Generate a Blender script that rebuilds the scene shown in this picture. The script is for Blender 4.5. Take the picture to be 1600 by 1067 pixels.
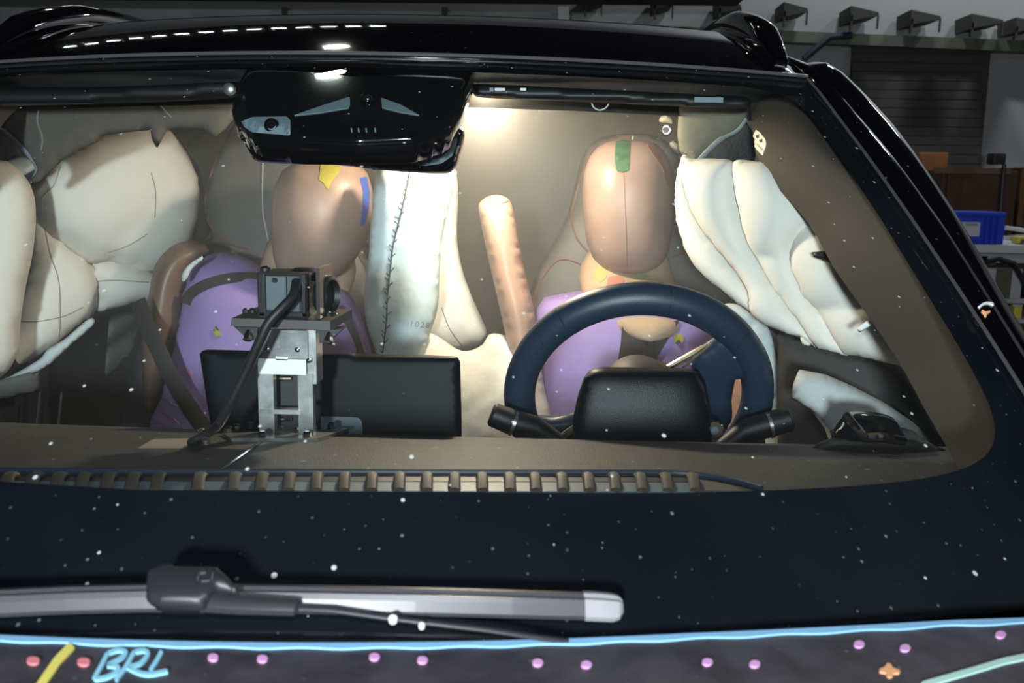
import bpy, bmesh, math, random
import numpy as np
from mathutils import Vector, Matrix
from mathutils.bvhtree import BVHTree
from mathutils.geometry import delaunay_2d_cdt

random.seed(7)
scene = bpy.context.scene
for o in list(bpy.data.objects):
    bpy.data.objects.remove(o)
COL = scene.collection

# ------------------------------------------------------------------ camera
F = 1500.0
CAM = np.array([.294, 0.0, 1.36])
th, ph, rho = math.radians(2.5), math.radians(9.6), math.radians(1.0)
fw = np.array([-math.sin(th)*math.cos(ph), math.cos(th)*math.cos(ph), -math.sin(ph)])
r0 = np.array([math.cos(th), math.sin(th), 0.0])
u0 = np.cross(r0, fw)
rt = r0*math.cos(rho) + u0*math.sin(rho)
up = -r0*math.sin(rho) + u0*math.cos(rho)
cd = bpy.data.cameras.new('camera')
cam = bpy.data.objects.new('camera', cd)
COL.objects.link(cam)
cd.sensor_width = 36
cd.lens = F/1600*36
cd.clip_start = .02
cd.dof.use_dof = True
cd.dof.focus_distance = 1.45
cd.dof.aperture_fstop = 11
cam.matrix_world = Matrix(((rt[0], up[0], -fw[0], CAM[0]), (rt[1], up[1], -fw[1], CAM[1]),
                           (rt[2], up[2], -fw[2], CAM[2]), (0, 0, 0, 1)))
scene.camera = cam

# ------------------------------------------------------------------ world, lights, exposure
scene.view_settings.view_transform = 'Standard'
scene.view_settings.look = 'None'
scene.view_settings.gamma = 1
scene.view_settings.use_curve_mapping = False
scene.view_settings.exposure = 0.12
wd = bpy.data.worlds.new('hall_world')
scene.world = wd
wd.use_nodes = True
wd.node_tree.nodes['Background'].inputs[0].default_value = (.55, .6, .7, 1)
wd.node_tree.nodes['Background'].inputs[1].default_value = .02


def lamp(name, kind, loc, energy, color, size=.1, aim=None, **kw):
    d = bpy.data.lights.new(name, kind)
    d.energy = energy
    d.color = color
    if kind == 'AREA':
        d.shape = kw.get('shape', 'DISK')
        d.size = size
        if 'size_y' in kw:
            d.size_y = kw['size_y']
    else:
        d.shadow_soft_size = size
    if kind == 'SPOT':
        d.spot_size = kw.get('cone', 2.4)
        d.spot_blend = .6
    o = bpy.data.objects.new(name, d)
    o.location = loc
    if aim is not None:
        o.rotation_euler = (Vector(aim)-Vector(loc)).to_track_quat('-Z', 'Y').to_euler()
    COL.objects.link(o)
    return o


# the photographer's flash, just above the lens
lamp('camera_flash', 'AREA', (.31, -.03, 1.47), 4.0, (.88, .95, 1.0), .05, aim=(.1, 1.6, 1.28))
# work floodlight standing in the hall some way in front of the car
lamp('work_floodlight', 'AREA', (.06, -2.0, 1.53), 116.0, (.88, .95, 1.0), .22, aim=(.1, 1.8, 1.25))
# rows of tube lamps under the hall ceiling
for k in range(14):
    lamp('hall_tube_lamp', 'AREA', (-4.6+k*.25, 7.6+.03*k, 5.4), .35, (.93, .98, 1.0), .15, aim=(-4.6+k*.25, 7.9, 0), shape='RECTANGLE', size_y=.012)
for x in (3.2, 5.4):  # unseen fill lamps added to brighten the back wall
    lamp('wall_fill_lamp', 'AREA', (x, 8.7, 5.5), 48, (.93, .98, 1.0), .5, aim=(x+.3, 9.6, 1.5), shape='RECTANGLE', size_y=.1)
lamp('hall_side_lamp', 'AREA', (8.2, 3.0, 4.4), 40, (.95, .98, 1.0), .9, aim=(.7, 1.2, 1.2), shape='RECTANGLE', size_y=.08)


# ------------------------------------------------------------------ pixel helpers
def ray(px, py):
    return fw + (px-800)/F*rt - (py-533.5)/F*up


def PY(px, py, Y):
    d = ray(px, py)
    return CAM + d*((Y-CAM[1])/d[1])


def PX(px, py, X):
    d = ray(px, py)
    return CAM + d*((X-CAM[0])/d[0])


def PP(px, py, p0, n):
    d = ray(px, py)
    return CAM + d*(np.dot(np.array(p0)-CAM, n)/np.dot(d, n))


WP = (0.7685, 0.6741, 0.5386, 1.4134, 1.0757, 1.5315, 0.2054, 0.1332, 0.0291, 0.0099, 0.019)


def W(u, v):
    hwb, hwt, yb, yt, zb, zt, cb, ct, eb, et, cr = WP
    return np.array([u*(hwb+(hwt-hwb)*v), yb+(yt-yb)*v+(cb+(ct-cb)*v)*u*u,
                     zb+(zt-zb)*v-(eb+(et-eb)*v)*u*u+cr*4*v*(1-v)])


def Wn(u, v):
    a = W(u+.01, v)-W(u-.01, v)
    b = W(u, v+.01)-W(u, v-.01)
    n = np.cross(a, b)
    return n/np.linalg.norm(n)


def Winv(px, py, off=0.0):
    """where a pixel's ray meets the windscreen (moved out by off)"""
    d = ray(px, py)
    q = np.array([1.0, .0, .4])

    def f(q):
        return CAM+d*q[0]-W(q[1], q[2])-off*Wn(q[1], q[2])
    for _ in range(30):
        r = f(q)
        J = np.stack([(f(q+1e-5*(np.arange(3) == i))-r)/1e-5 for i in range(3)], 1)
        q = q-np.linalg.solve(J, r)
    return q[1], q[2], CAM+d*q[0]


# ------------------------------------------------------------------ materials
MATS = {}


def mat(name, col, rough=.5, metal=0.0, coat=0.0, var=0.0, scale=20.0, bump=0.0, bscale=200.0, spec=.5,
        emit=None, estr=0.0, sheen=0.0, specks=0.0, speck_scale=60.0, col2=None, trans=0.0):
    if name in MATS:
        return MATS[name]
    m = bpy.data.materials.new(name)
    m.use_nodes = True
    nt = m.node_tree
    b = nt.nodes['Principled BSDF']
    b.inputs['Base Color'].default_value = (*col, 1)
    b.inputs['Roughness'].default_value = rough
    b.inputs['Metallic'].default_value = metal
    b.inputs['Coat Weight'].default_value = coat
    b.inputs['Coat Roughness'].default_value = .03
    b.inputs['Specular IOR Level'].default_value = spec
    b.inputs['Sheen Weight'].default_value = sheen
    if emit:
        b.inputs['Emission Color'].default_value = (*emit, 1)
        b.inputs['Emission Strength'].default_value = estr
    tc = nt.nodes.new('ShaderNodeTexCoord')
    out = None
    if var or col2:
        n = nt.nodes.new('ShaderNodeTexNoise')
        n.inputs['Scale'].default_value = scale
        n.inputs['Detail'].default_value = 5
        nt.links.new(tc.outputs['Object'], n.inputs['Vector'])
        r = nt.nodes.new('ShaderNodeValToRGB')
        c2 = col2 if col2 else tuple(min(1, c*(1+var)) for c in col)
        c1 = tuple(c*(1-var) for c in col)
        r.color_ramp.elements[0].color = (*c1, 1)
        r.color_ramp.elements[1].color = (*c2, 1)
        r.color_ramp.elements[0].position = .35
        r.color_ramp.elements[1].position = .68
        nt.links.new(n.outputs['Fac'], r.inputs['Fac'])
        out = r.outputs['Color']
    if specks:
        v = nt.nodes.new('ShaderNodeTexVoronoi')
        v.voronoi_dimensions = '2D'
        v.inputs['Scale'].default_value = speck_scale
        nt.links.new(tc.outputs['Object'], v.inputs['Vector'])
        # each cell has its own speck size, most of them none
        sep = nt.nodes.new('ShaderNodeSeparateColor')
        nt.links.new(v.outputs['Color'], sep.inputs['Color'])
        mu = nt.nodes.new('ShaderNodeMath')
        mu.operation = 'POWER'
        mu.inputs[1].default_value = 5.0
        nt.links.new(sep.outputs['Red'], mu.inputs[0])
        m2 = nt.nodes.new('ShaderNodeMath')
        m2.operation = 'MULTIPLY'
        m2.inputs[1].default_value = .10
        nt.links.new(mu.outputs[0], m2.inputs[0])
        lt = nt.nodes.new('ShaderNodeMath')
        lt.operation = 'LESS_THAN'
        nt.links.new(v.outputs['Distance'], lt.inputs[0])
        nt.links.new(m2.outputs[0], lt.inputs[1])
        mf = nt.nodes.new('ShaderNodeMath')
        mf.operation = 'MULTIPLY'
        nt.links.new(lt.outputs[0], mf.inputs[0])
        nt.links.new(sep.outputs['Green'], mf.inputs[1])
        mx = nt.nodes.new('ShaderNodeMix')
        mx.data_type = 'RGBA'
        nt.links.new(mf.outputs[0], mx.inputs['Factor'])
        if out:
            nt.links.new(out, mx.inputs['A'])
        else:
            mx.inputs['A'].default_value = (*col, 1)
        mx.inputs['B'].default_value = (specks, specks, specks*1.03, 1)
        out = mx.outputs['Result']
    if out:
        nt.links.new(out, b.inputs['Base Color'])
    if bump:
        n2 = nt.nodes.new('ShaderNodeTexNoise')
        n2.inputs['Scale'].default_value = bscale
        n2.inputs['Detail'].default_value = 3
        nt.links.new(tc.outputs['Object'], n2.inputs['Vector'])
        bp = nt.nodes.new('ShaderNodeBump')
        bp.inputs['Strength'].default_value = bump
        bp.inputs['Distance'].default_value = .004
        nt.links.new(n2.outputs['Fac'], bp.inputs['Height'])
        nt.links.new(bp.outputs['Normal'], b.inputs['Normal'])
    MATS[name] = m
    return m


PAINT = mat('black_paint', (.0015, .0015, .003), .06, coat=1.0, specks=.12, speck_scale=45, spec=.4)
FRIT = mat('black_glass_border', (.0025, .005, .009), .16, specks=.22, speck_scale=78, spec=.25)
HOODM = mat('dusty_hood_paint', (.05, .045, .056), .5, specks=.12, speck_scale=70, var=.35, scale=30)
RUBBER = mat('black_rubber', (.012, .012, .014), .5)
WIPERM = mat('wiper_rubber', (.06, .058, .068), .36)
BLKP = mat('black_plastic', (.008, .009, .011), .5, bump=.05, bscale=600)
GLOSSB = mat('gloss_black', (.003, .003, .004), .08, coat=.5)
GREYP = mat('slate_plastic', (.17, .235, .275), .55)
DASHM = mat('dash_soft_plastic', (.050, .044, .040), .62, var=.15, scale=50, bump=.25, bscale=500, specks=.35, speck_scale=42)
BLUEL = mat('blue_grey_lip', (.05, .075, .13), .4)
VENTM = mat('vent_rib', (.13, .105, .078), .6)
VENTB = mat('vent_bed', (.16, .23, .29), .5)
TRIM = mat('pillar_trim_cloth', (.043, .035, .025), .85, var=.08, scale=300, bump=.2, bscale=900)
LINER = mat('headliner_cloth', (.10, .087, .074), .9, var=.08, scale=60, bump=.15, bscale=700)
LINERR = mat('olive_headliner_cloth', (.17, .155, .115), .9, var=.12, scale=40)
LINERE = mat('torn_foam_edge', (.20, .23, .245), .8)
DARKIN = mat('dark_interior_plastic', (.018, .021, .026), .6, var=.2, scale=20)
GREYIN = mat('grey_interior_panel', (.16, .155, .145), .7)
REARG = mat('rear_cabin_cloth', (.30, .275, .26), .9, var=.08, scale=6)
BAG = mat('airbag_cloth', (.78, .74, .68), .85, var=.02, scale=14, bump=.12, bscale=26)
BAGB = mat('center_airbag_cloth', (.60, .72, .76), .85, var=.03, scale=16, bump=.3, bscale=34)
BAGC = mat('creased_airbag_cloth', (.66, .64, .60), .9, var=.03, scale=20, bump=.6, bscale=26)
SEAMM = mat('seam_thread', (.30, .27, .24), .9)
THREAD = mat('dark_seam_thread', (.06, .07, .08), .8)
SKIN = mat('dummy_skin', (.30, .20, .165), .43, var=.12, scale=14, bump=.05, bscale=60)
SKIN2 = mat('dummy_arm_skin', (.46, .28, .21), .45, var=.1, scale=10)
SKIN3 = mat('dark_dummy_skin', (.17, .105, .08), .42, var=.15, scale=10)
NECKM = mat('neck_foam', (.42, .295, .20), .7, var=.2, scale=14)
SUIT = mat('purple_suit', (.28, .20, .47), .6, var=.08, scale=12, bump=.05, bscale=300)
BELT = mat('seat_belt_web', (.025, .021, .023), .8)
SEATM = mat('seat_leather', (.13, .118, .112), .5, var=.06, scale=25, bump=.08, bscale=400)
SEATB = mat('dark_seat_side', (.02, .028, .045), .55)
PIPE = mat('red_piping', (.20, .075, .065), .7)
WHEELM = mat('navy_leather', (.015, .029, .054), .42, bump=.1, bscale=700)
STEEL = mat('bare_steel', (.45, .45, .44), .32, metal=.85, var=.25, scale=60)
CHROME = mat('chrome', (.8, .8, .8), .12, metal=1)
GOLD = mat('champagne_trim', (.55, .46, .32), .25, metal=.9)
WHITE = mat('white_paper', (.85, .87, .88), .7)
CREAM = mat('cream_label', (.72, .68, .55), .7)
INK = mat('ink', (.05, .05, .05), .8)
FAINT = mat('faint_ink', (.30, .36, .40), .9)
YEL = mat('yellow_mark', (.36, .31, .04), .7)
GRN = mat('green_paint', (.035, .105, .05), .6, var=.4, scale=90)
BLU = mat('blue_tape', (.03, .08, .35), .6)
REDH = mat('red_highlight_tone', (.27, .11, .085), .5)
PINK = mat('pink_marker', (.82, .42, .80), .6)
CORAL = mat('coral_marker', (.85, .26, .30), .6)
TAPEB = mat('pale_blue_tape', (.30, .62, .95), .6)
TAPEY = mat('yellow_tape', (.90, .80, .18), .6)
CHALK = mat('cyan_chalk', (.32, .72, .92), .7)
ORANGE = mat('orange_sticker', (.90, .45, .22), .6)
MINT = mat('mint_tape', (.50, .78, .70), .6)


def glass_mat():
    m = bpy.data.materials.new('dusty_windscreen_glass')
    m.use_nodes = True
    nt = m.node_tree
    nt.nodes.clear()
    N = nt.nodes.new
    L = nt.links.new
    tc = N('ShaderNodeTexCoord')
    tr = N('ShaderNodeBsdfTransparent')
    tr.inputs[0].default_value = (.88, .945, .935, 1)
    gl = N('ShaderNodeBsdfGlossy')
    gl.inputs['Roughness'].default_value = .0
    # thin-sheet reflectance, the same from both sides
    ge = N('ShaderNodeNewGeometry')
    dt = N('ShaderNodeVectorMath')
    dt.operation = 'DOT_PRODUCT'
    L(ge.outputs['Normal'], dt.inputs[0])
    L(ge.outputs['Incoming'], dt.inputs[1])
    ab = N('ShaderNodeMath')
    ab.operation = 'ABSOLUTE'
    L(dt.outputs['Value'], ab.inputs[0])
    om = N('ShaderNodeMath')
    om.operation = 'SUBTRACT'
    om.use_clamp = True
    om.inputs[0].default_value = 1
    L(ab.outputs[0], om.inputs[1])
    p5 = N('ShaderNodeMath')
    p5.operation = 'POWER'
    p5.inputs[1].default_value = 5
    L(om.outputs[0], p5.inputs[0])
    fr = N('ShaderNodeMath')
    fr.operation = 'MULTIPLY_ADD'
    fr.inputs[1].default_value = .93
    fr.inputs[2].default_value = .035
    L(p5.outputs[0], fr.inputs[0])
    mx = N('ShaderNodeMixShader')
    L(fr.outputs[0], mx.inputs[0])
    L(tr.outputs[0], mx.inputs[1])
    L(gl.outputs[0], mx.inputs[2])
    df = N('ShaderNodeBsdfDiffuse')
    df.inputs[0].default_value = (.75, .78, .8, 1)
    v = N('ShaderNodeTexVoronoi')
    v.voronoi_dimensions = '2D'
    v.inputs['Scale'].default_value = 26
    L(tc.outputs['Object'], v.inputs['Vector'])
    sep = N('ShaderNodeSeparateColor')
    L(v.outputs['Color'], sep.inputs['Color'])
    pw = N('ShaderNodeMath')
    pw.operation = 'POWER'
    pw.inputs[1].default_value = 4
    L(sep.outputs['Red'], pw.inputs[0])
    ml = N('ShaderNodeMath')
    ml.operation = 'MULTIPLY'
    ml.inputs[1].default_value = .05
    L(pw.outputs[0], ml.inputs[0])
    lt = N('ShaderNodeMath')
    lt.operation = 'LESS_THAN'
    L(v.outputs['Distance'], lt.inputs[0])
    L(ml.outputs[0], lt.inputs[1])
    m7 = N('ShaderNodeMath')
    m7.operation = 'MULTIPLY'
    m7.inputs[1].default_value = .7
    L(lt.outputs[0], m7.inputs[0])
    no = N('ShaderNodeTexNoise')
    no.inputs['Scale'].default_value = 5
    no.inputs['Detail'].default_value = 4
    L(tc.outputs['Object'], no.inputs['Vector'])
    mr = N('ShaderNodeMapRange')
    mr.inputs['From Min'].default_value = .3
    mr.inputs['From Max'].default_value = .7
    mr.inputs['To Min'].default_value = .002
    mr.inputs['To Max'].default_value = .008
    L(no.outputs['Fac'], mr.inputs['Value'])
    ad = N('ShaderNodeMath')
    ad.operation = 'ADD'
    ad.use_clamp = True
    L(m7.outputs[0], ad.inputs[0])
    L(mr.outputs[0], ad.inputs[1])
    m2 = N('ShaderNodeMixShader')
    L(ad.outputs[0], m2.inputs[0])
    L(mx.outputs[0], m2.inputs[1])
    L(df.outputs[0], m2.inputs[2])
    o = N('ShaderNodeOutputMaterial')
    L(m2.outputs[0], o.inputs[0])
    return m


GLASS = glass_mat()


# round hall lamp that shows mirrored in the top of the windscreen
_u, _v, _p = Winv(522, 114)
_d = ray(522, 114)
_d = _d/np.linalg.norm(_d)
_n = Wn(_u, _v)
_r = _d-2*np.dot(_d, _n)*_n
_q = _p+_r*((5.6-_p[2])/_r[2])
lamp('hall_round_lamp', 'AREA', tuple(_q), 5, (1, .96, .88), .22, aim=tuple(_p), shape='ELLIPSE', size_y=.07)


# ------------------------------------------------------------------ object helpers
LOC = {}


def thing(name, loc, label, cat, group=None):
    o = bpy.data.objects.new(name, None)
    o.empty_display_size = .1
    o.location = loc
    COL.objects.link(o)
    LOC[o] = Vector(loc)
    o['label'] = label
    o['category'] = cat
    if group:
        o['group'] = group
    return o


def tag(o, label=None, cat=None, group=None, kind=None):
    if label:
        o['label'] = label
    if cat:
        o['category'] = cat
    if group:
        o['group'] = group
    if kind:
        o['kind'] = kind
    return o


def obj(name, verts, faces, m, parent=None, smooth=True, label=None, recalc=True, sharp=None):
    V = np.array([list(v) for v in verts], float)
    lo, hi = V.min(0), V.max(0)
    c = np.array([(lo[0]+hi[0])/2, (lo[1]+hi[1])/2, lo[2]])
    me = bpy.data.meshes.new(name)
    me.from_pydata((V-c).tolist(), [], [list(f) for f in faces])
    if recalc:
        b = bmesh.new()
        b.from_mesh(me)
        bmesh.ops.recalc_face_normals(b, faces=b.faces)
        b.to_mesh(me)
        b.free()
    if smooth:
        me.polygons.foreach_set('use_smooth', [True]*len(me.polygons))
        if sharp:
            me.set_sharp_from_angle(angle=math.radians(sharp))
    me.materials.append(m)
    o = bpy.data.objects.new(name, me)
    o.location = c
    COL.objects.link(o)
    LOC[o] = Vector(c)
    if parent:
        o.parent = parent
        o.location = Vector(c)-LOC[parent]
    if label:
        o['label'] = label
    return o


def wverts(o):
    return [v.co+LOC[o] for v in o.data.vertices]


def bvh(*os):
    vs, fs = [], []
    for o in os:
        k = len(vs)
        vs += wverts(o)
        fs += [[i+k for i in p.vertices] for p in o.data.polygons]
    return BVHTree.FromPolygons(vs, fs)


class MB:
    """collects shapes of one part"""
    def __init__(s):
        s.v, s.f = [], []

    def add(s, v, f):
        k = len(s.v)
        s.v += [np.array(x, float) for x in v]
        s.f += [[i+k for i in q] for q in f]
        return s

    def box(s, c, size, ax=None, bev=0.0):
        if ax is None:
            ax = np.eye(3)
        h = np.array(size)/2
        if not bev:
            v = [np.array(c)+ax[0]*h[0]*i+ax[1]*h[1]*j+ax[2]*h[2]*k for i in(-1, 1) for j in(-1, 1) for k in(-1, 1)]
            return s.add(v, [(0, 1, 3, 2), (4, 6, 7, 5), (0, 4, 5, 1), (2, 3, 7, 6), (0, 2, 6, 4), (1, 5, 7, 3)])
        b = bmesh.new()
        bmesh.ops.create_cube(b, size=1)
        for q in b.verts:
            q.co = Vector((q.co.x*size[0], q.co.y*size[1], q.co.z*size[2]))
        bmesh.ops.bevel(b, geom=b.edges[:], offset=bev, segments=2, profile=.6, affect='EDGES')
        b.verts.index_update()
        v = [np.array(c)+ax[0]*q.co.x+ax[1]*q.co.y+ax[2]*q.co.z for q in b.verts]
        f = [[q.index for q in p.verts] for p in b.faces]
        b.free()
        return s.add(v, f)

    def tube(s, pts, rad, n=12, flat=None, cap=True, round_ends=False):
        """swept round section; rad: number or list; flat: (side, thick) factors with a fixed up vector"""
        P = [np.array(p, float) for p in pts]
        R = list(rad) if hasattr(rad, '__len__') else [rad]*len(P)
        if round_ends:
            d0 = (P[0]-P[1])/np.linalg.norm(P[0]-P[1])
            d1 = (P[-1]-P[-2])/np.linalg.norm(P[-1]-P[-2])
            a, ra, b_, rb = [], [], [], []
            for k in range(4):
                t = k*math.pi/2/4
                a.append(P[0]+d0*R[0]*math.cos(t))
                ra.append(max(R[0]*math.sin(t), R[0]*.05))
                b_.append(P[-1]+d1*R[-1]*math.sin(t+math.pi/8))
                rb.append(max(R[-1]*math.cos(t+math.pi/8), R[-1]*.05))
            P, R = a+P+b_, ra+R+rb
        T = []
        for i in range(len(P)):
            d = P[min(i+1, len(P)-1)]-P[max(i-1, 0)]
            T.append(d/(np.linalg.norm(d)+1e-12))
        ref = np.array([0, 0, 1.]) if flat is None else np.array(flat[2], float)
        if flat is None and abs(T[0][2]) > .9:
            ref = np.array([1., 0, 0])
        v, f = [], []
        a = np.cross(T[0], ref)
        a /= np.linalg.norm(a)
        for i, p in enumerate(P):
            if flat is None:
                a = a-T[i]*np.dot(a, T[i])
            else:
                a = np.cross(T[i], ref)
            a /= np.linalg.norm(a)
            b = np.cross(a, T[i])
            sa, sb = (1, 1) if flat is None else flat[:2]
            for k in range(n):
                t = 2*math.pi*k/n
                v.append(p+a*R[i]*math.cos(t)*sa+b*R[i]*math.sin(t)*sb)
        for i in range(len(P)-1):
            for k in range(n):
                f.append((i*n+k, i*n+(k+1) % n, (i+1)*n+(k+1) % n, (i+1)*n+k))
        if cap:
            f.append(tuple(range(n-1, -1, -1)))
            f.append(tuple((len(P)-1)*n+k for k in range(n)))
        return s.add(v, f)

    def cyl(s, c, axis, r, h, n=16, r2=None):
        axis = np.array(axis, float)
        axis /= np.linalg.norm(axis)
        c = np.array(c, float)
        return s.tube([c-axis*h/2, c+axis*h/2], [r, r if r2 is None else r2], n)

    def lathe(s, c, axis, prof, n=24):
        """prof: list of (distance along the axis, radius)"""
        axis = np.array(axis, float)
        axis /= np.linalg.norm(axis)
        a = np.cross(axis, [0, 0, 1.] if abs(axis[2]) < .9 else [1., 0, 0])
        a /= np.linalg.norm(a)
        b = np.cross(axis, a)
        v, f = [], []
        for (h, r) in prof:
            for k in range(n):
                t = 2*math.pi*k/n
                v.append(np.array(c)+axis*h+(a*math.cos(t)+b*math.sin(t))*max(r, 1e-4))
        for i in range(len(prof)-1):
            for k in range(n):
                f.append((i*n+k, i*n+(k+1) % n, (i+1)*n+(k+1) % n, (i+1)*n+k))
        f.append(tuple(range(n)))
        f.append(tuple((len(prof)-1)*n+k for k in range(n)))
        return s.add(v, f)

    def grid(s, G):
        """G: rows of points, open sheet"""
        n = len(G[0])
        v = [p for r in G for p in r]
        f = [(i*n+j, i*n+j+1, (i+1)*n+j+1, (i+1)*n+j) for i in range(len(G)-1) for j in range(n-1)]
        return s.add(v, f)

    def build(s, name, m, parent=None, smooth=True, sharp=35, label=None):
        return obj(name, s.v, s.f, m, parent, smooth, label, sharp=sharp)


def cat_rom(pts, n=6, closed=True):
    P = [np.array(p, float) for p in pts]
    out = []
    N = len(P)
    rng = range(N if closed else N-1)
    for i in rng:
        if closed:
            a, b, c, d = P[i-1], P[i], P[(i+1) % N], P[(i+2) % N]
        else:
            a, b, c, d = P[max(i-1, 0)], P[i], P[i+1], P[min(i+2, N-1)]
        for k in range(n):
            t = k/n
            out.append(.5*((2*b)+(-a+c)*t+(2*a-5*b+4*c-d)*t*t+(-a+3*b-3*c+d)*t**3))
    if not closed:
        out.append(P[-1])
    return out


def resample(P, step, closed=True):
    P = [np.array(p, float) for p in P]
    Q = P+[P[0]] if closed else P
    L = [0]
    for a, b in zip(Q, Q[1:]):
        L.append(L[-1]+np.linalg.norm(b-a))
    n = max(3, int(round(L[-1]/step)))
    out = []
    for k in range(n if closed else n+1):
        s = L[-1]*k/n
        i = max(0, min(len(Q)-2, int(np.searchsorted(L, s))-1))
        t = (s-L[i])/max(L[i+1]-L[i], 1e-9)
        out.append(Q[i]*(1-t)+Q[i+1]*t)
    return out


def inside(P, x, y):
    c = False
    j = len(P)-1
    for i in range(len(P)):
        if (P[i][1] > y) != (P[j][1] > y) and x < (P[j][0]-P[i][0])*(y-P[i][1])/(P[j][1]-P[i][1])+P[i][0]:
            c = not c
        j = i
    return c


def fill(poly, step, extra=(), jitter=0.0):
    """triangulated polygon; returns 2D points, triangles, number of boundary points"""
    B = [np.array(p[:2], float) for p in poly]
    A = np.array(B)
    lo, hi = A.min(0), A.max(0)
    pts = list(B)
    ex = [np.array(e, float) for e in extra]
    keep = []
    for e in ex:
        if inside(B, *e) and np.min(np.linalg.norm(A-e, axis=1)) > step*.45:
            keep.append(e)
    pts += keep
    K = np.array(keep) if keep else None
    r = 0
    y = lo[1]+step*.5
    while y < hi[1]:
        x = lo[0]+step*(.25+.5*(r % 2))
        while x < hi[0]:
            q = np.array([x, y])
            if inside(B, x, y) and np.min(np.linalg.norm(A-q, axis=1)) > step*.55 and \
                    (K is None or np.min(np.linalg.norm(K-q, axis=1)) > step*.55):
                pts.append(q)
            x += step
        y += step*.87
        r += 1
    nb = len(B)
    res = delaunay_2d_cdt([Vector(p) for p in pts], [(i, (i+1) % nb) for i in range(nb)], [], 1, 1e-4)
    return [np.array(v) for v in res[0]], [list(f) for f in res[2]], res[3]


def inflate(name, poly, p0, n, front, back, m, parent=None, step=9, seams=(), seam_depth=.45, smooth=True, power=.5,
            round_=True, label=None, wrinkle=0.0, tilt=None):
    """closed cushion: outline seen through the lens, standing on its own plane (p0, n), swelling to both sides"""
    n = np.array(n, float)
    n /= np.linalg.norm(n)
    if np.dot(n, CAM-np.array(p0)) < 0:
        n = -n
    P = resample(cat_rom(poly) if round_ else poly, step)
    ex, slab = [], []
    for s in seams:
        q = resample(cat_rom(s, closed=False), step*.8, False)
        ex += q
    V2, T, orig = fill(P, step, ex)
    nv = len(V2)
    nb = len(P)
    V2a = np.array(V2)
    edges = set()
    cnt = {}
    for t in T:
        for i in range(3):
            e = tuple(sorted((t[i], t[(i+1) % 3])))
            edges.add(e)
            cnt[e] = cnt.get(e, 0)+1
    bnd = np.zeros(nv, bool)
    for e, c in cnt.items():
        if c == 1:
            bnd[e[0]] = bnd[e[1]] = True
    E = np.array(list(edges))
    deg = np.zeros(nv)
    np.add.at(deg, E[:, 0], 1)
    np.add.at(deg, E[:, 1], 1)
    deg = np.maximum(deg, 1)

    def solve(fix, val, it=260):
        phi = np.where(fix, val, 0.0)
        for _ in range(it):
            a = np.zeros(nv)
            np.add.at(a, E[:, 0], phi[E[:, 1]])
            np.add.at(a, E[:, 1], phi[E[:, 0]])
            new = a/deg+1.0
            phi = np.where(fix, val, .5*phi+.5*new) if False else np.where(fix, val, new)
        return phi
    phi = solve(bnd, np.zeros(nv))
    pm = phi.max()
    if ex:
        S = np.array(ex)
        isS = np.array([np.min(np.linalg.norm(S-v, axis=1)) < step*.25 for v in V2a])
        fix = bnd | (isS & ~bnd)
        phi2 = solve(fix, np.where(bnd, 0, phi*(1-seam_depth)**2))
        phi = phi2
    b = np.power(np.clip(phi/pm, 0, 1.3), power)
    if ex or power >= .4:
        for _ in range(3 if ex else 2):
            a = np.zeros(nv)
            np.add.at(a, E[:, 0], b[E[:, 1]])
            np.add.at(a, E[:, 1], b[E[:, 0]])
            b = np.where(bnd, b, .4*b+.6*a/deg)
    base = [PP(v[0], v[1], p0, n) for v in V2]
    fr, bk = [], []
    for i in range(nv):
        w = 0
        if wrinkle:
            w = wrinkle*(math.sin(V2[i][0]*.11+2*math.sin(V2[i][1]*.05))*math.sin(V2[i][1]*.083+V2[i][0]*.03))*min(1, b[i]*2)
        fr.append(base[i]+n*(front*b[i]+w))
        bk.append(base[i]-n*back*b[i])
    verts = list(fr)
    idx = {}
    for i in range(nv):
        if bnd[i]:
            idx[i] = i
        else:
            idx[i] = len(verts)
            verts.append(bk[i])
    faces = [t for t in T]+[[idx[t[2]], idx[t[1]], idx[t[0]]] for t in T]
    o = obj(name, verts, faces, m, parent, smooth, label, recalc=False)
    # make sure the front faces the lens
    me = o.data
    t = T[len(T)//2]
    a, b_, c = (np.array(fr[k]) for k in t)
    if np.dot(np.cross(b_-a, c-a), n) < 0:
        me.flip_normals()
    return o


def hit(tree, px, py):
    d = Vector(ray(px, py)).normalized()
    return tree.ray_cast(Vector(CAM), d)


def decal(name, poly, tree, m, parent, off=.0012, step=5, label=None, dist=None):
    """a thin applied patch (paint, tape, print) lying on a surface"""
    P = resample(poly, step)
    V2, T, _ = fill(P, step)
    top, ok, low = [], [], []
    for v in V2:
        h = hit(tree, v[0], v[1])
        if h[0] is None or (dist and h[3] > dist):
            top.append(np.zeros(3))
            low.append(np.zeros(3))
            ok.append(False)
            continue
        n = h[1]
        if n.dot(Vector(CAM)-h[0]) < 0:
            n = -n
        top.append(np.array(h[0]+n*off))
        low.append(np.array(h[0]-n*.0005))
        ok.append(True)
    T = [t for t in T if all(ok[i] for i in t)]
    if not T:
        return None
    used = sorted({i for t in T for i in t})
    k = {u: i for i, u in enumerate(used)}
    nU = len(used)
    verts = [top[i] for i in used]+[low[i] for i in used]
    faces = [[k[i] for i in t] for t in T]
    cnt = {}
    for t in faces:
        for i in range(3):
            e = (t[i], t[(i+1) % 3])
            cnt[tuple(sorted(e))] = cnt.get(tuple(sorted(e)), 0)+1
    side = []
    for t in faces:
        for i in range(3):
            e = (t[i], t[(i+1) % 3])
            if cnt[tuple(sorted(e))] == 1:
                side.append([e[1], e[0], e[0]+nU, e[1]+nU])
    o = obj(name, verts, faces+side, m, parent, False, label)
    return o


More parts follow.
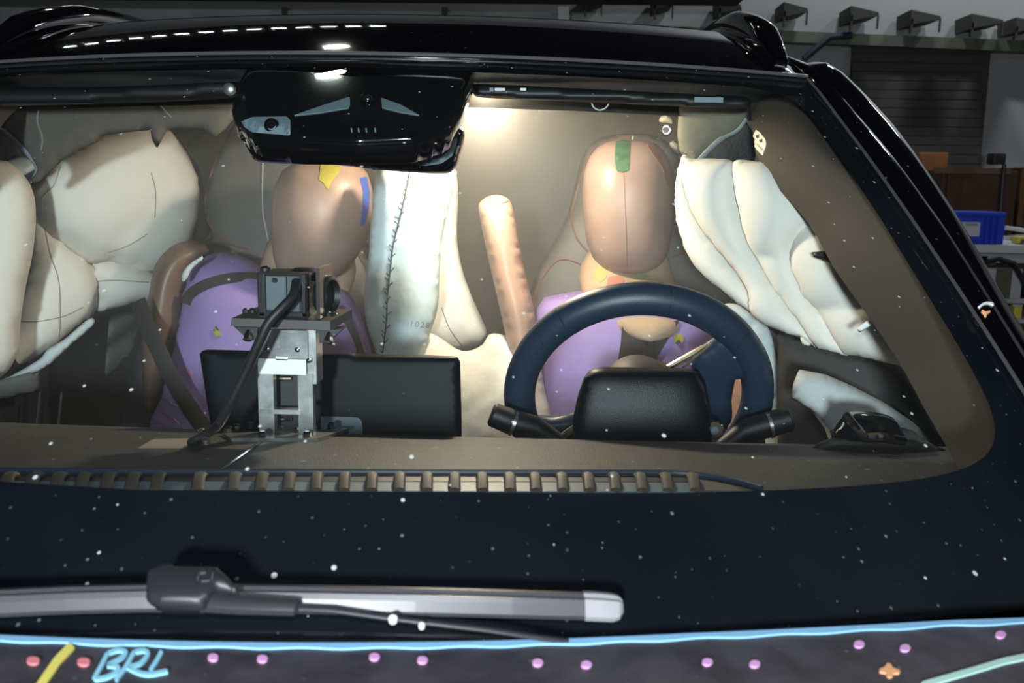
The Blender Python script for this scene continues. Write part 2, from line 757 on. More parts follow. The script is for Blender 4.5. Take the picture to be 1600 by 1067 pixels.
def ribbon(pts, w):
    """outline of a brush stroke in the picture"""
    P = [np.array(p, float) for p in pts]
    L, R = [], []
    for i, p in enumerate(P):
        d = P[min(i+1, len(P)-1)]-P[max(i-1, 0)]
        d /= np.linalg.norm(d)
        n = np.array([-d[1], d[0]])
        ww = w if not hasattr(w, '__len__') else w[i]
        L.append(p+n*ww/2)
        R.append(p-n*ww/2)
    return L+R[::-1]


def circ(cx, cy, rx, ry, n=14):
    return [(cx+rx*math.cos(2*math.pi*k/n), cy+ry*math.sin(2*math.pi*k/n)) for k in range(n)]


def seam_tube(name, pts, tree, r, m, parent, off=0.0, step=5, n=6, label=None):
    P = []
    for q in resample(cat_rom(pts, closed=False), step, False):
        h = hit(tree, *q)
        if h[0] is not None:
            if P and (Vector(P[-1])-h[0]).length > .08:
                continue
            P.append(np.array(h[0])+off*np.array(-Vector(ray(*q)).normalized()))
    if len(P) < 2:
        return None
    return MB().tube(P, r, n).build(name, m, parent, label=label)


def text_decal(name, s, px, py, size, ang, tree, m, parent, off=.001, shear=0.0):
    if len(s) > 1:
        for i, ch in enumerate(s):
            if ch != ' ':
                k = (i-(len(s)-1)/2)*size*.66
                text_decal(name, ch, px+k*math.cos(ang), py+k*math.sin(ang), size, ang, tree, m, parent, off, shear)
        return
    c = bpy.data.curves.new('lettering', 'FONT')
    c.body = s
    c.align_x = 'CENTER'
    c.align_y = 'CENTER'
    t = bpy.data.objects.new('lettering', c)
    me = bpy.data.meshes.new_from_object(t)
    ca, sa = math.cos(ang), math.sin(ang)
    vs, ok = [], []
    for v in me.vertices:
        x, y = v.co.x*size+v.co.y*shear*size, -v.co.y*size
        h = hit(tree, px+x*ca-y*sa, py+x*sa+y*ca)
        ok.append(h[0] is not None)
        vs.append(np.array(h[0])+off*np.array(-Vector(ray(px, py)).normalized()) if h[0] is not None else np.zeros(3))
    fs = [list(p.vertices) for p in me.polygons if all(ok[i] for i in p.vertices)]
    bpy.data.objects.remove(t)
    bpy.data.curves.remove(c)
    bpy.data.meshes.remove(me)
    if not fs:
        return None
    return obj(name, vs, fs, m, parent, False, recalc=False)


def loft(name, rings, Y, m, parent=None, ex=2.3, n=36, label=None, yc=None, cap=True, tiltx=0.0):
    """rings: (py, px centre, half width px, half depth in metres[, Y offset])"""
    v, f = [], []
    for r in rings:
        dy = r[4] if len(r) > 4 else 0
        c = PY(r[1], r[0], Y)
        hw = r[2]*(Y*1.01)/F
        for k in range(n):
            t = 2*math.pi*k/n
            ct, st = math.cos(t), math.sin(t)
            v.append(c+np.array([hw*math.copysign(abs(ct)**(2/ex), ct), dy+r[3]*math.copysign(abs(st)**(2/ex), st), 0]))
    for i in range(len(rings)-1):
        for k in range(n):
            f.append((i*n+k, i*n+(k+1) % n, (i+1)*n+(k+1) % n, (i+1)*n+k))
    f.append(tuple(range(n)))
    f.append(tuple((len(rings)-1)*n+k for k in range(n)))
    return obj(name, v, f, m, parent, True, label)


def pbox(x0, y0, x1, y1, Y, depth, bev=0.0, mb=None):
    """upright box whose front face fills this rectangle of the picture at distance Y"""
    a, b = PY(x0, (y0+y1)/2, Y), PY(x1, (y0+y1)/2, Y)
    t, l = PY((x0+x1)/2, y0, Y), PY((x0+x1)/2, y1, Y)
    mb = mb or MB()
    c = np.array([(a[0]+b[0])/2, Y+depth/2, (t[2]+l[2])/2])
    return mb.box(c, (b[0]-a[0], depth, t[2]-l[2]), bev=bev)

# ================================================================== the hall
WALLM = mat('hall_wall_paint', (.34, .345, .35), .8, var=.06, scale=1.2)
DARKW = mat('hall_dark_ceiling', (.03, .03, .032), .9)
FLOORM = mat('hall_floor_paint', (.10, .10, .105), .5, var=.15, scale=2)
BEAMG = mat('green_grey_beam', (.11, .125, .09), .6, var=.1, scale=3)
HOODD = mat('dark_sheet_metal', (.045, .044, .043), .7)
WOODM = mat('brown_board', (.17, .075, .025), .6, var=.2, scale=8)
WOODD = mat('dark_brown_board', (.075, .032, .012), .6, var=.2, scale=8)
CRATE = mat('blue_crate_plastic', (.02, .06, .62), .45)
TABLEM = mat('white_table_top', (.62, .63, .65), .5)
GREYB = mat('pale_grey_box', (.45, .47, .50), .6)
OLIVE = mat('olive_box', (.10, .10, .06), .7)
DUCT = mat('pale_duct', (.30, .30, .30), .55, var=.3, scale=2.5)


def room(name, c, size, m):
    return tag(MB().box(c, size).build(name, m, smooth=False), kind='structure')


room('floor', (0, 2.5, -.05), (18, 15, .1), FLOORM)
room('ceiling', (0, 2.5, 6.05), (18, 15, .1), DARKW)
wall = room('wall_back', (0, 10.05, 3), (18, .1, 6), WALLM)
room('wall_left', (-9.05, 2.5, 3), (.1, 15, 6), WALLM)
room('wall_right', (9.05, 2.5, 3), (.1, 15, 6), WALLM)
room('wall_front', (0, -5.05, 3), (18, .1, 6), WALLM)

YW = 10.0
# long green-grey beam running along the back wall
a, b = PY(640, 34, YW-.12), PY(1760, 80, YW-.12)
bm = MB()
h = .052
for (p, q) in ((a, b),):
    for dz, dep in ((0, .16),):
        v = [(p[0], YW-.18, p[2]-h), (p[0], YW-.18, p[2]+h), (p[0], YW, p[2]+h), (p[0], YW, p[2]-h),
             (q[0], YW-.18, q[2]-h), (q[0], YW-.18, q[2]+h), (q[0], YW, q[2]+h), (q[0], YW, q[2]-h)]
        bm.add(v, [(0, 1, 2, 3), (4, 7, 6, 5), (0, 4, 5, 1), (1, 5, 6, 2), (2, 6, 7, 3), (3, 7, 4, 0)])
beam = tag(bm.build('trim_1', BEAMG, smooth=False), kind='structure')

hoods = [(913, 941, -14, 16), (1022, 1052, -8, 20), (1124, 1158, -2, 25), (1225, 1262, 3, 31), (1330, 1373, 9, 37),
         (1424, 1470, 15, 42), (1519, 1568, 21, 47), (1588, 1640, 27, 52)]
ordn = ['leftmost', 'second', 'third', 'fourth', 'fifth', 'sixth', 'seventh', 'rightmost']
for i, (x0, x1, y0, yb_) in enumerate(hoods):
    YH = YW-.42
    t = thing('wall_hood', PY((x0+x1)/2, yb_, YH),
              ('%s dark sheet metal hood above the green wall beam' % ordn[i]) if i in (0, 7) else
              ('%s dark sheet metal hood from the left above the green wall beam' % ordn[i]), 'wall hood',
              'dark hoods along the wall beam')
    A = [PY(x0, y0, YH), PY(x1, y0+10, YH), PY(x1, y0+15, YH), PY(x0, y0+23, YH)]
    B = [p+np.array([0, .40, 0]) for p in A]
    MB().add(A+B, [(0, 1, 2, 3), (7, 6, 5, 4), (0, 4, 5, 1), (1, 5, 6, 2), (2, 6, 7, 3), (3, 7, 4, 0)]).build('hood_body', HOODD, t, smooth=False)
    for xx in (x0+1, x1-1):
        pbox(xx-1.2, y0+14, xx+1.2, yb_+8, YH, .02).build('post', HOODD, t, smooth=False)

# dark roller shutter with its slats
t = tag(pbox(1326, 66, 1540, 272, YW-.06, .05).build('door_1', HOODD, smooth=False), kind='structure')
for k in range(14):
    y = 70+k*14.3
    pbox(1331, y, 1534, y+13.3, YW-.075, .03, bev=.004).build('slat', HOODD, t, smooth=False)
DARKBLUE = mat('dark_blue_pipe', (.02, .025, .05), .5)
tag(MB().tube([PY(1256, 92, YW-.2), PY(1296, 58, YW-.2), PY(1330, 55, YW-.2)], .035, 10).build('trim_2', DARKBLUE), kind='structure')
t = thing('wall_socket', PY(1507, 252, YW-.05), 'small dark socket box on the wall under the shutter', 'socket')
pbox(1497, 234, 1518, 251, YW-.06, .06, bev=.008).build('box', HOODD, t, smooth=False)
pbox(1502, 238, 1513, 247, YW-.07, .012).build('cover', RUBBER, t, smooth=False)

# pale duct high on the left, its bright end cap over the roof
t = thing('ceiling_duct', PY(400, 42, 8.6), 'long pale grey duct running across behind the car roof', 'duct')
pbox(-500, 13, 890, 44, 8.6, .4, bev=.02).build('duct_body', DUCT, t, smooth=False)
for x in (-150, 130, 440, 690):
    pbox(x, 11, x+9, 46, 8.58, .43).build('flange', HOODD, t, smooth=False)
pbox(872, 10, 889, 40, 8.56, .44).build('end_cap', TABLEM, t, smooth=False)
room('trim_3', PY(300, -45, 8.2)+np.array([0, 0, .0]), (9, .3, .42), DARKW)

# boards, crate, bench on the right
def boxthing(name, label, cat, rect, Y, dep, m, parts=(), bev=.01):
    p = PY((rect[0]+rect[2])/2, rect[3], Y)
    t = thing(name, p, label, cat)
    pbox(*rect, Y, dep, bev=bev).build('body', m, t, smooth=False)
    for (nm, rc, mm, dy) in parts:
        pbox(*rc, Y-dy, .02).build(nm, mm, t, smooth=False)
    return t


def to_floor(rect, Y):
    """continue a rectangle down to the floor"""
    y = rect[3]
    while PY((rect[0]+rect[2])/2, y, Y)[2] > .0:
        y += 2
    return (rect[0], rect[1], rect[2], y-2)


boxthing('wooden_cabinet', 'orange-brown wooden cabinet standing behind the black door frame', 'cabinet',
         to_floor((1425, 238, 1470, 300), 9.4), 9.4, .5, mat('orange_board', (.30, .12, .035), .6, var=.15, scale=6),
         [('door', to_floor((1429, 244, 1466, 300), 9.4), mat('orange_board', (.3, .12, .035)), .015)])
boxthing('packing_case', 'large dark brown packing case behind the blue crate', 'case',
         to_floor((1462, 266, 1578, 345), 8.7), 8.7, .6, WOODD,
         [('lid', (1460, 262, 1580, 271), mat('case_lid', (.16, .10, .05), .6), .02), ('batten', to_floor((1470, 271, 1478, 345), 8.7), WOODD, .02)])
boxthing('brown_case', 'tall brown case at the right edge of the picture', 'case',
         to_floor((1582, 262, 1700, 345), 8.8), 8.8, .5, WOODD,
         [('batten', to_floor((1584, 262, 1592, 345), 8.8), WOODM, .02)])
# black work lamp on a pole behind the boards
base = PY(1566, 345, 8.4)
t = thing('work_lamp', (base[0], 8.4, 0), 'black work lamp on a thin pole behind the dark packing case', 'lamp')
MB().tube([(base[0], 8.4, .03), (base[0]-.03, 8.4, PY(1562, 256, 8.4)[2])], .018, 8).build('pole', RUBBER, t)
pbox(1552, 239, 1573, 257, 8.38, .14, bev=.02).build('lamp_head', RUBBER, t)
MB().lathe((base[0], 8.4, 0), (0, 0, 1), [(0, .2), (.02, .2), (.04, .03)]).build('foot', RUBBER, t)

YT = 7.4
t = thing('work_table', (PY(1600, 390, YT)[0], YT+.35, 0), 'white topped work table carrying the blue crate', 'table')
pbox(1508, 384, 1760, 397, YT, .7, bev=.006).build('table_top', TABLEM, t, smooth=False)
pbox(1518, 398, 1755, 412, YT+.05, .55).build('apron', GREYB, t, smooth=False)
for (xx, dy) in ((1526, .05), (1745, .05), (1540, .6), (1745, .6)):
    r = to_floor((xx, 400, xx+9, 440), YT+dy)
    pbox(*r, YT+dy, .05).build('leg', STEEL, t, smooth=False)
r = (1530, 468, 1755, 475)
pbox(*r, YT+.08, .5).build('shelf', GREYB, t, smooth=False)
t = thing('blue_crate', PY(1530, 384, YT+.05), 'bright blue plastic crate with a white label on the work table', 'crate')
pbox(1488, 336, 1570, 381.5, YT+.05, .34, bev=.012).build('crate_body', CRATE, t)
pbox(1484, 331, 1573, 339, YT+.035, .37, bev=.01).build('rim', CRATE, t)
pbox(1500, 347, 1531, 369, YT+.04, .02).build('label_sheet', TABLEM, t, smooth=False)
pbox(1510, 349, 1528, 353, YT+.034, .01).build('print', FAINT, t, smooth=False)
for xx in (1540, 1549, 1558):
    pbox(xx, 340, xx+3, 382, YT+.035, .03).build('rib', CRATE, t, smooth=False)
def onto(name, label, cat, rect, Y, dep, m, bev=.008, parts=()):
    return boxthing(name, label, cat, rect, Y, dep, m, parts, bev)


onto('yellow_roll', 'yellow tape roll lying at the right end of the work table', 'tape roll', (1590, 370, 1618, 381.5), YT+.1, .12,
     mat('yellow_plastic', (.75, .6, .05), .5), .02, [('core', (1596, 374, 1610, 381), OLIVE, .01)])
for (nm, lb, pts) in (('white_tube', 'upper white tube sticking out beside the blue crate', [(1570, 356), (1610, 362)]),
                      ('white_tube', 'lower white tube lying behind the yellow roll', [(1565, 372), (1612, 369)])):
    p, q = (PY(*pts[0], YT+.3), PY(*pts[1], YT+.3))
    o = MB().tube([p, (p+q)/2+np.array([0, 0, .004]), q], .017, 10).build(nm, TABLEM)
    tag(o, lb, 'tube')
onto('grey_box', 'pale grey box with an olive panel under the work table', 'box', (1538, 419, 1597, 466.5), YT+.12, .3, GREYB, .01,
     [('front_panel', (1556, 420, 1580, 467), OLIVE, .01)])
onto('red_box', 'dark red box under the right end of the work table', 'box', (1602, 450, 1650, 467), YT+.12, .2,
     mat('dark_red', (.16, .01, .02), .5), .01, [('lid', (1601, 447, 1651, 451), mat('dark_red', (.16, .01, .02)), .01)])
o = MB().tube([PY(1500, 425, YT-.02), PY(1535, 412, YT-.03), PY(1560, 404, YT-.03), PY(1584, 412, YT-.03), PY(1600, 440, YT-.02), PY(1606, 468, YT)], .022, 8).build('black_cable', RUBBER)
tag(o, 'thick black cable looping in front of the table apron', 'cable')
onto('yellow_tin', 'small yellow tin on the floor shelf below the table', 'tin', (1584, 478, 1597, 500), YT+.1, .08,
     mat('yellow_plastic', (.75, .6, .05)), .01, [('lid', (1583, 475, 1598, 479), GREYB, .005)])
pbox(1540, 500, 1755, 506, YT+.05, .5).build('lower_shelf', GREYB, bpy.data.objects['work_table'], smooth=False)

# ================================================================== the car
car = thing('car', (0, 1.6, 0), 'glossy black crash tested car seen through its windscreen', 'car')
tag(car)


def rise(t):
    t1 = min(t, .46)
    z = .505*t1-.52*t1*t1
    if t > .46:
        z += (t-.46)*.033-.03*(t-.46)**2
    return z


def R(u, t):
    p = W(u, 1.0)
    w = max(0, abs(u)-.86)/.14
    return p+np.array([0, t, rise(t)*(1-.16*w*w)-.012*w*w*min(1, t*4)])


# roof skin with a returned front lip
us = np.linspace(-1, 1, 61)
ts = [0, .01, .03, .06, .1, .15, .2, .26, .32, .4, .5, .65, .85, 1.1, 1.4, 1.7]
G = [[R(u, t) for u in us] for t in ts]
lip = [[W(u, 1)+np.array([0, .004, -.012]) for u in us]]
roof = MB().grid(lip+G).build('roof_panel', PAINT, car, sharp=60)
sol = roof.modifiers.new('thickness', 'SOLIDIFY')
sol.thickness = .004
# pale seal between roof and glass
MB().tube([W(u, 1.0)+np.array([0, -.004, .002]) for u in us], .0028, 8).build('roof_seal', mat('grey_seal', (.07, .07, .075), .3), car)

# windscreen pane
vs_ = np.linspace(0, 1, 31)
MB().grid([[W(u, v) for u in us] for v in vs_]).build('windscreen', GLASS, car)
# black printed border behind the pane: ring from the edge to a rounded opening
N = 240
inner, outer = [], []
for k in range(N):
    a = 2*math.pi*k/N
    c, s = math.cos(a), math.sin(a)
    e = 2/11
    iu = .945*math.copysign(abs(c)**e, c)
    iv = math.copysign(abs(s)**e, s)
    iv = .122+(iv+1)/2*(.955-.122)
    inner.append((iu, iv))
    m_ = max(abs(c), abs(s))
    outer.append((c/m_, (s/m_+1)/2))
rows = []
for f_ in (0, .25, .5, .75, 1):
    rows.append([W(i[0]*(1-f_)+o_[0]*f_, i[1]*(1-f_)+o_[1]*f_)-.004*Wn(i[0]*(1-f_)+o_[0]*f_, i[1]*(1-f_)+o_[1]*f_) for i, o_ in zip(inner, outer)])
rows = [r+[r[0]] for r in rows]
border = MB().grid(rows).build('glass_border', FRIT, car)

# pillars: glass edge -> crease -> door frame
st = [((1256, 123), (1275, 111), (1292, 98)), ((1310, 187), (1340, 183), (1372, 166)), ((1366, 256), (1399, 251), (1430, 238)),
      ((1422, 331), (1456, 329), (1485, 322)), ((1450, 377), (1487, 374), (1516, 374)), ((1525, 497), (1560, 492), (1582, 494)),
      ((1570, 567), (1606, 566), (1626, 562)), ((1640, 680), (1680, 680), (1705, 676)), ((1712, 800), (1756, 800), (1785, 792))]
secs = []
for t in (1.7, 1.2, .8, .5, .25):
    E_ = R(1, t)
    secs.append((E_, E_+np.array([.022, 0, -.012]), E_+np.array([.055, .02, -.05])))
for (e, h_, o_) in st:
    u_, v_, _ = Winv(*e)
    E_ = W(1.0, v_)
    H_ = PY(*h_, E_[1]+.02)
    O_ = PY(*o_, E_[1]+.12)
    secs.append((E_, H_, O_))
secs = [tuple(q) for q in cat_rom([np.array(q) for q in secs], 3, False)]
for sgn in (1, -1):
    G1, G2 = [], []
    for (E_, H_, O_) in secs:
        mid = (E_+H_)/2+np.array([.004, -.006, .004])
        row = [E_+np.array([-.006, .02, -.012]), E_+np.array([0, 0, .001]), (E_*.7+mid*.3)+np.array([.001, -.004, .003]), mid, (mid+H_)/2+np.array([.002, -.002, .002]), H_,
               H_+np.array([.004, .012, -.004])]
        m2 = (H_+O_)/2+np.array([.004, -.004, .006])
        row2 = [H_+np.array([.002, .016, -.006]), H_*.8+O_*.2+np.array([.001, .004, .001]), m2, H_*.2+O_*.8+np.array([.003, -.002, .003]), O_, O_+np.array([0, .05, -.01]), O_+np.array([-.03, .09, -.03])]
        G1.append([p*np.array([sgn, 1, 1]) for p in row])
        G2.append([p*np.array([sgn, 1, 1]) for p in row2])
    ap_ = MB().grid(G1).build('a_pillar', PAINT, car, sharp=50)
    if sgn == 1:
        APT = (bvh(ap_), ap_)
    MB().grid(G2).build('door_frame', PAINT, car, sharp=50)
    E = [s_[0]*np.array([sgn, 1, 1]) for s_ in secs[15:]]
    MB().tube(E, .0022, 6).build('pillar_seal', mat('grey_seal', (.07, .07, .075), .3), car)

decal('white_scrawl', ribbon(cat_rom([(1529, 482), (1535, 476), (1545, 474), (1556, 478), (1565, 484)], 3, False), 3), APT[0], WHITE, APT[1], step=2.5)
decal('cross_sticker', [(1535, 485), (1539, 488), (1546, 486), (1547, 489), (1542, 491), (1541, 496), (1538, 496), (1537, 492), (1533, 490)], APT[0], ORANGE, APT[1], step=2)
RAIL_SHEEN = mat('rail_sheen_grey', (.04, .05, .047), .35)
# roof rails: rising foot, then a bar running back
for sgn in (1, -1):
    pts = [PY(1219, 100, 1.58), PY(1206, 78, 1.63), PY(1188, 58, 1.70), PY(1165, 47, 1.80), PY(1142, 46, 1.92)]
    p = pts[-1]
    pts += [p+np.array([-.004, .3, .012]), p+np.array([-.01, .8, -.004])]
    pts = cat_rom([q*np.array([sgn, 1, 1]) for q in pts], 5, False)
    n_ = len(pts)
    rad = [.012+.012*min(1, k/8) for k in range(n_)]
    rail = MB().tube(pts, rad, 14, flat=(1.0, 1.25, (0, 0, 1))).build('roof_rail', PAINT, car)
    # foot plate under the front of the rail
    ft = [PY(1219, 101, 1.57), PY(1190, 84, 1.64), PY(1160, 70, 1.75), PY(1135, 62, 1.9)]
    MB().tube([q*np.array([sgn, 1, 1]) for q in ft], [.008, .016, .02, .02], 10, flat=(1.3, .9, (0, 0, 1))).build('rail_foot', GLOSSB, car)

for sgn, poly, Yr in ((-1, [(38, 84), (70, 64), (110, 46), (150, 39), (200, 40), (262, 45), (210, 53), (150, 62), (90, 73)], 1.74), (1, [(1108, 58), (1112, 48), (1125, 41), (1145, 40), (1142, 52), (1128, 62)], 1.9)):
    inflate('rail_face_sheen', poly, PY((poly[0][0]+poly[4][0])/2, 60, Yr), (0, -1, .1), .004, .006, RAIL_SHEEN, car, step=6, power=.3)  # sheen on the rail's inner face, put into the panel colour

# hood
def Hd(u, s):
    p = W(u, 0)
    return np.array([p[0]*1.1 if abs(u) > .8 else p[0]*(1+.1*(max(0, abs(u)-.5)/.3)), p[1]-.006-s*.95, p[2]+.004-.05*s-.13*s*s-.03*max(0, abs(u)-.7)])


hus = np.linspace(-1.02, 1.02, 61)
G = [[Hd(u, 0)+np.array([0, .004, -.015]) for u in hus]]+[[Hd(u, s) for u in hus] for s in np.linspace(0, 1, 25)**1.3]
hood = MB().grid(G).build('hood', HOODM, car, sharp=60)
hood.modifiers.new('thickness', 'SOLIDIFY').thickness = .004
HT = bvh(hood)


def hoodmark(name, poly, m, label=None, step=4, off=.0012):
    return decal(name, poly, HT, m, hood, off=off, step=step, label=label)


def hood_edge(xa, xb, n=40):
    """picture line of the hood's rear edge between two columns"""
    L = []
    for u in np.linspace(-.3, 1.02, 300):
        p = Hd(u, 0)-CAM
        z = np.dot(p, fw)
        x, y = 800+F*np.dot(p, rt)/z, 533.5-F*np.dot(p, up)/z
        if xa <= x <= xb:
            L.append((x, y))
    return L


tape = hood_edge(-60, 1640)
for k, (xa, xb) in enumerate(((-60, 1640),)):
    seg = [q for q in tape if xa <= q[0] <= xb+3]
    poly = [(x, y+1.0) for x, y in seg]+[(x, y+9.0+1.2*math.sin(x*.05)) for x, y in seg[::-1]]
    hoodmark('edge_tape', poly, TAPEB, 'pale blue tape along the rear edge of the hood' if k == 0 else None, 6)
hoodmark('yellow_tape', ribbon([(113, 1010), (90, 1034), (62, 1075)], 13), TAPEY, 'yellow tape stripe on the hood')
for (x, y) in ((52, 1034), (131, 1036)):
    hoodmark('marker_dot', circ(x, y, 10.5, 6), CORAL)
for (x, y) in ((333, 1029), (410, 1031), (585, 1028), (660, 1033), (840, 1037), (916, 1040), (1105, 1036), (1179, 1039), (1342, 1008), (1414, 1014), (1563, 993)):
    hoodmark('marker_dot', circ(x, y, 8.6, 5.4), PINK)
hoodmark('cross_sticker', [(1374, 1047), (1383, 1044), (1385, 1038), (1392, 1039), (1394, 1045), (1407, 1050), (1405, 1054), (1396, 1054), (1394, 1060), (1386, 1060), (1384, 1053), (1374, 1052)], ORANGE, 'orange cross sticker on the hood')
hoodmark('mint_tape', ribbon([(1440, 1072), (1520, 1049), (1570, 1034), (1610, 1026)], 9), MINT, 'mint green tape stripe on the hood')
# hand-written letters
strokes = [[(168, 1023), (160, 1039), (147, 1062)], [(168, 1023), (180, 1018), (190, 1017), (197, 1022), (186, 1032), (168, 1041)], [(168, 1041), (184, 1044), (182, 1052), (166, 1060), (147, 1063)],
           [(210, 1020), (197, 1043), (181, 1065)], [(210, 1020), (226, 1018), (231, 1025), (218, 1039), (199, 1044)],
           [(253, 1019), (245, 1034), (235, 1049)], [(199, 1044), (218, 1053), (236, 1055), (262, 1050)]]
for s_ in strokes:
    hoodmark('letter_stroke', ribbon(cat_rom(s_, 4, False), 6.2), CHALK)

# body sides, doors, floor, nose, wheels (seen only from other positions)
for sgn in (1, -1):
    prof = [(.80, 1.04), (.85, 1.0), (.88, .85), (.885, .65), (.86, .45), (.80, .30)]
    ys = np.linspace(-.35, 3.4, 26)
    G = []
    for y in ys:
        e = max(0, (.1-y)/.45)
        G.append([(sgn*(x-.12*e*e), y, z-(.10*e if z > .8 else 0)) for x, z in prof])
    MB().grid(G).build('body_side', PAINT, car)
    MB().box((sgn*.76, 2.05, .68), (.05, 2.5, .72), bev=.02).build('door_lining', DARKIN, car)
MB().box((0, 2.0, .30), (1.55, 2.9, .06)).build('cabin_floor', DARKIN, car, smooth=False)
MB().box((0, -.37, .62), (1.5, .14, .56), bev=.05).build('front_bumper', PAINT, car)
MB().box((0, 3.2, 1.0), (1.5, .08, 1.36), bev=.03).build('tailgate_lining', REARG, car)
for (x, y) in ((.76, .1), (-.76, .1), (.76, 2.85), (-.76, 2.85)):
    w_ = MB().lathe((x, y, .34), (1, 0, 0), [(-.1, .22), (-.1, .31), (-.085, .34), (.085, .34), (.1, .31), (.1, .22)], 32).build('wheel', RUBBER, car)
    MB().lathe((x, y, .34), (1, 0, 0), [(-.08, .05), (-.07, .22), (.07, .22), (.08, .05)], 24).build('wheel_rim', STEEL, w_)

# ------------------------------------------------------------------ dash
zr = PY(600, 679, 1.13)[2]
G = []
dus = np.linspace(-1, 1, 81)
for s in np.linspace(0, 1, 17):
    row = []
    for u in dus:
        a = W(u*.97, .085)+np.array([0, .012, -.024])
        b = np.array([u*.775, 1.13+.02*u*u, zr])
        p = a*(1-s)+b*s
        p[2] += .010*math.sin(math.pi*s)
        row.append(p)
    G.append(row)
G.append([p+np.array([0, .012, -.004]) for p in G[-1]])
G.append([p+np.array([0, .004, -.03]) for p in G[-1]])
G.append([p+np.array([0, -.06, -.22]) for p in G[-1]])
dash = MB().grid(G).build('dashboard', DASHM, car, sharp=70)
DT = bvh(dash)


def dpt(px, py, lift=0.0):
    h_ = hit(DT, px, py)
    p = np.array(h_[0]) if h_[0] is not None else PP(px, py, (0, 1.13, zr), np.array([0, 0, 1.]))
    return p+np.array([0, 0, lift])


grille = MB()
grille.tube([dpt(x, y, .003) for x, y in cat_rom([(-60, 739), (200, 741), (500, 742), (800, 743), (1000, 743), (1075, 745), (1130, 752), (1165, 760), (1190, 768)], 5, False)], .0028, 8)
grille = grille.build('defroster_grille', BLUEL, car, label='long defroster grille along the front of the dash')
decal('vent_bed', [(-60, 753), (1085, 756), (1085, 770), (-60, 768)], DT, VENTB, grille, off=.0012, step=8)
decal('vent_slot', [(-60, 745), (1085, 748), (1085, 755), (-60, 752)], DT, RUBBER, grille, off=.0012, step=8)
decal('end_blank', [(1090, 752), (1120, 756), (1150, 764), (1160, 770), (1090, 770)], DT, VENTM, grille, off=.002, step=6)
xs = [12, 51, 90, 129, 168, 207, 246, 310, 365, 408, 451, 494, 537, 580, 623, 666, 709, 752, 795, 835, 877, 918, 959, 1000, 1040, 1082]
for k, x in enumerate(xs):
    lean = (560-x)/560*7
    a_, b_ = dpt(x+lean+3, 746, .002), dpt(x-lean*.7, 770, .002)
    mid = (a_+b_)/2+np.array([0, 0, .006])
    MB().tube(cat_rom([a_, mid, b_], 4, False), .0042, 8, flat=(1.3, .8, (0, 0, 1))).build('louvre', VENTM, grille)

# chrome-edged pod on the right end of the dash
pod = inflate('speaker_pod', [(1305, 690), (1310, 660), (1322, 646), (1345, 642), (1385, 648), (1402, 660), (1412, 685), (1408, 696)], PY(1360, 670, 1.12), (0, -1, .2), .03, .04, GLOSSB, car, step=7, power=.3)
MB().tube(cat_rom([PY(1322, 648, 1.085), PY(1338, 668, 1.07), PY(1352, 682, 1.07), PY(1378, 682, 1.07), PY(1412, 688, 1.085)], 4, False), .005, 8).build('chrome_edge', CHROME, pod)
inflate('pod_base', [(1270, 698), (1300, 684), (1350, 680), (1420, 684), (1462, 697), (1464, 706), (1275, 708)], PY(1360, 695, 1.11), (0, -1, .5), .02, .02, DASHM, car, step=7, power=.4)

# ------------------------------------------------------------------ header trim, visors, cover, mirror
G = []
for k in range(7):
    s = k/6
    G.append([W(u*.98, .975)+np.array([0, .012+.12*s, -.012-.012*s*s]) for u in us])
MB().grid(G).build('header_trim', mat('dark_blue_trim', (.022, .035, .045), .6), car)
# headliner running back under the roof
G = [[R(u*.97, t)+np.array([0, .14, -.06]) for u in us] for t in (0, .15, .3, .5, .8, 1.2, 1.5)]
MB().grid(G).build('headliner', LINER, car)

v1 = inflate('sun_visor', [(737, 137), (741, 131), (900, 138), (1100, 148), (1166, 152), (1168, 168), (1100, 168), (900, 159), (760, 153), (741, 149)], PY(950, 150, 1.50), (0, -1, -.1), .012, .012, BLKP, car, step=7, power=.3, label='folded right sun visor')
for (a_, b_) in ((773, 789), (813, 822)):
    pbox(a_, 137.5, b_, 141.5, 1.478, .006).build('visor_clip', WHITE, v1, smooth=False)
pbox(765, 137, 771, 143, 1.478, .006).build('visor_screw', GREYP, v1, smooth=False)
pbox(1085, 152, 1130, 160, 1.482, .006).build('visor_pad', GREYP, v1, smooth=False)
v2 = inflate('sun_visor', [(-120, 148), (-100, 135), (150, 136), (366, 128), (371, 135), (370, 152), (200, 161), (-100, 166)], PY(150, 148, 1.50), (0, -1, -.1), .012, .012, BLKP, car, step=8, power=.3, label='folded left sun visor')
MB().lathe(PY(360, 140, 1.47), (0, -1, 0), [(0, .009), (.008, .009), (.01, .006)], 14).build('visor_clip', STEEL, v2)
# vanity flap hook
MB().tube(cat_rom([PY(924, 160, 1.515), PY(928, 168, 1.515), PY(937, 172, 1.515), PY(947, 168, 1.515), PY(952, 160, 1.515)], 4, False), .0012, 6).build('visor_ring', CREAM, v1)

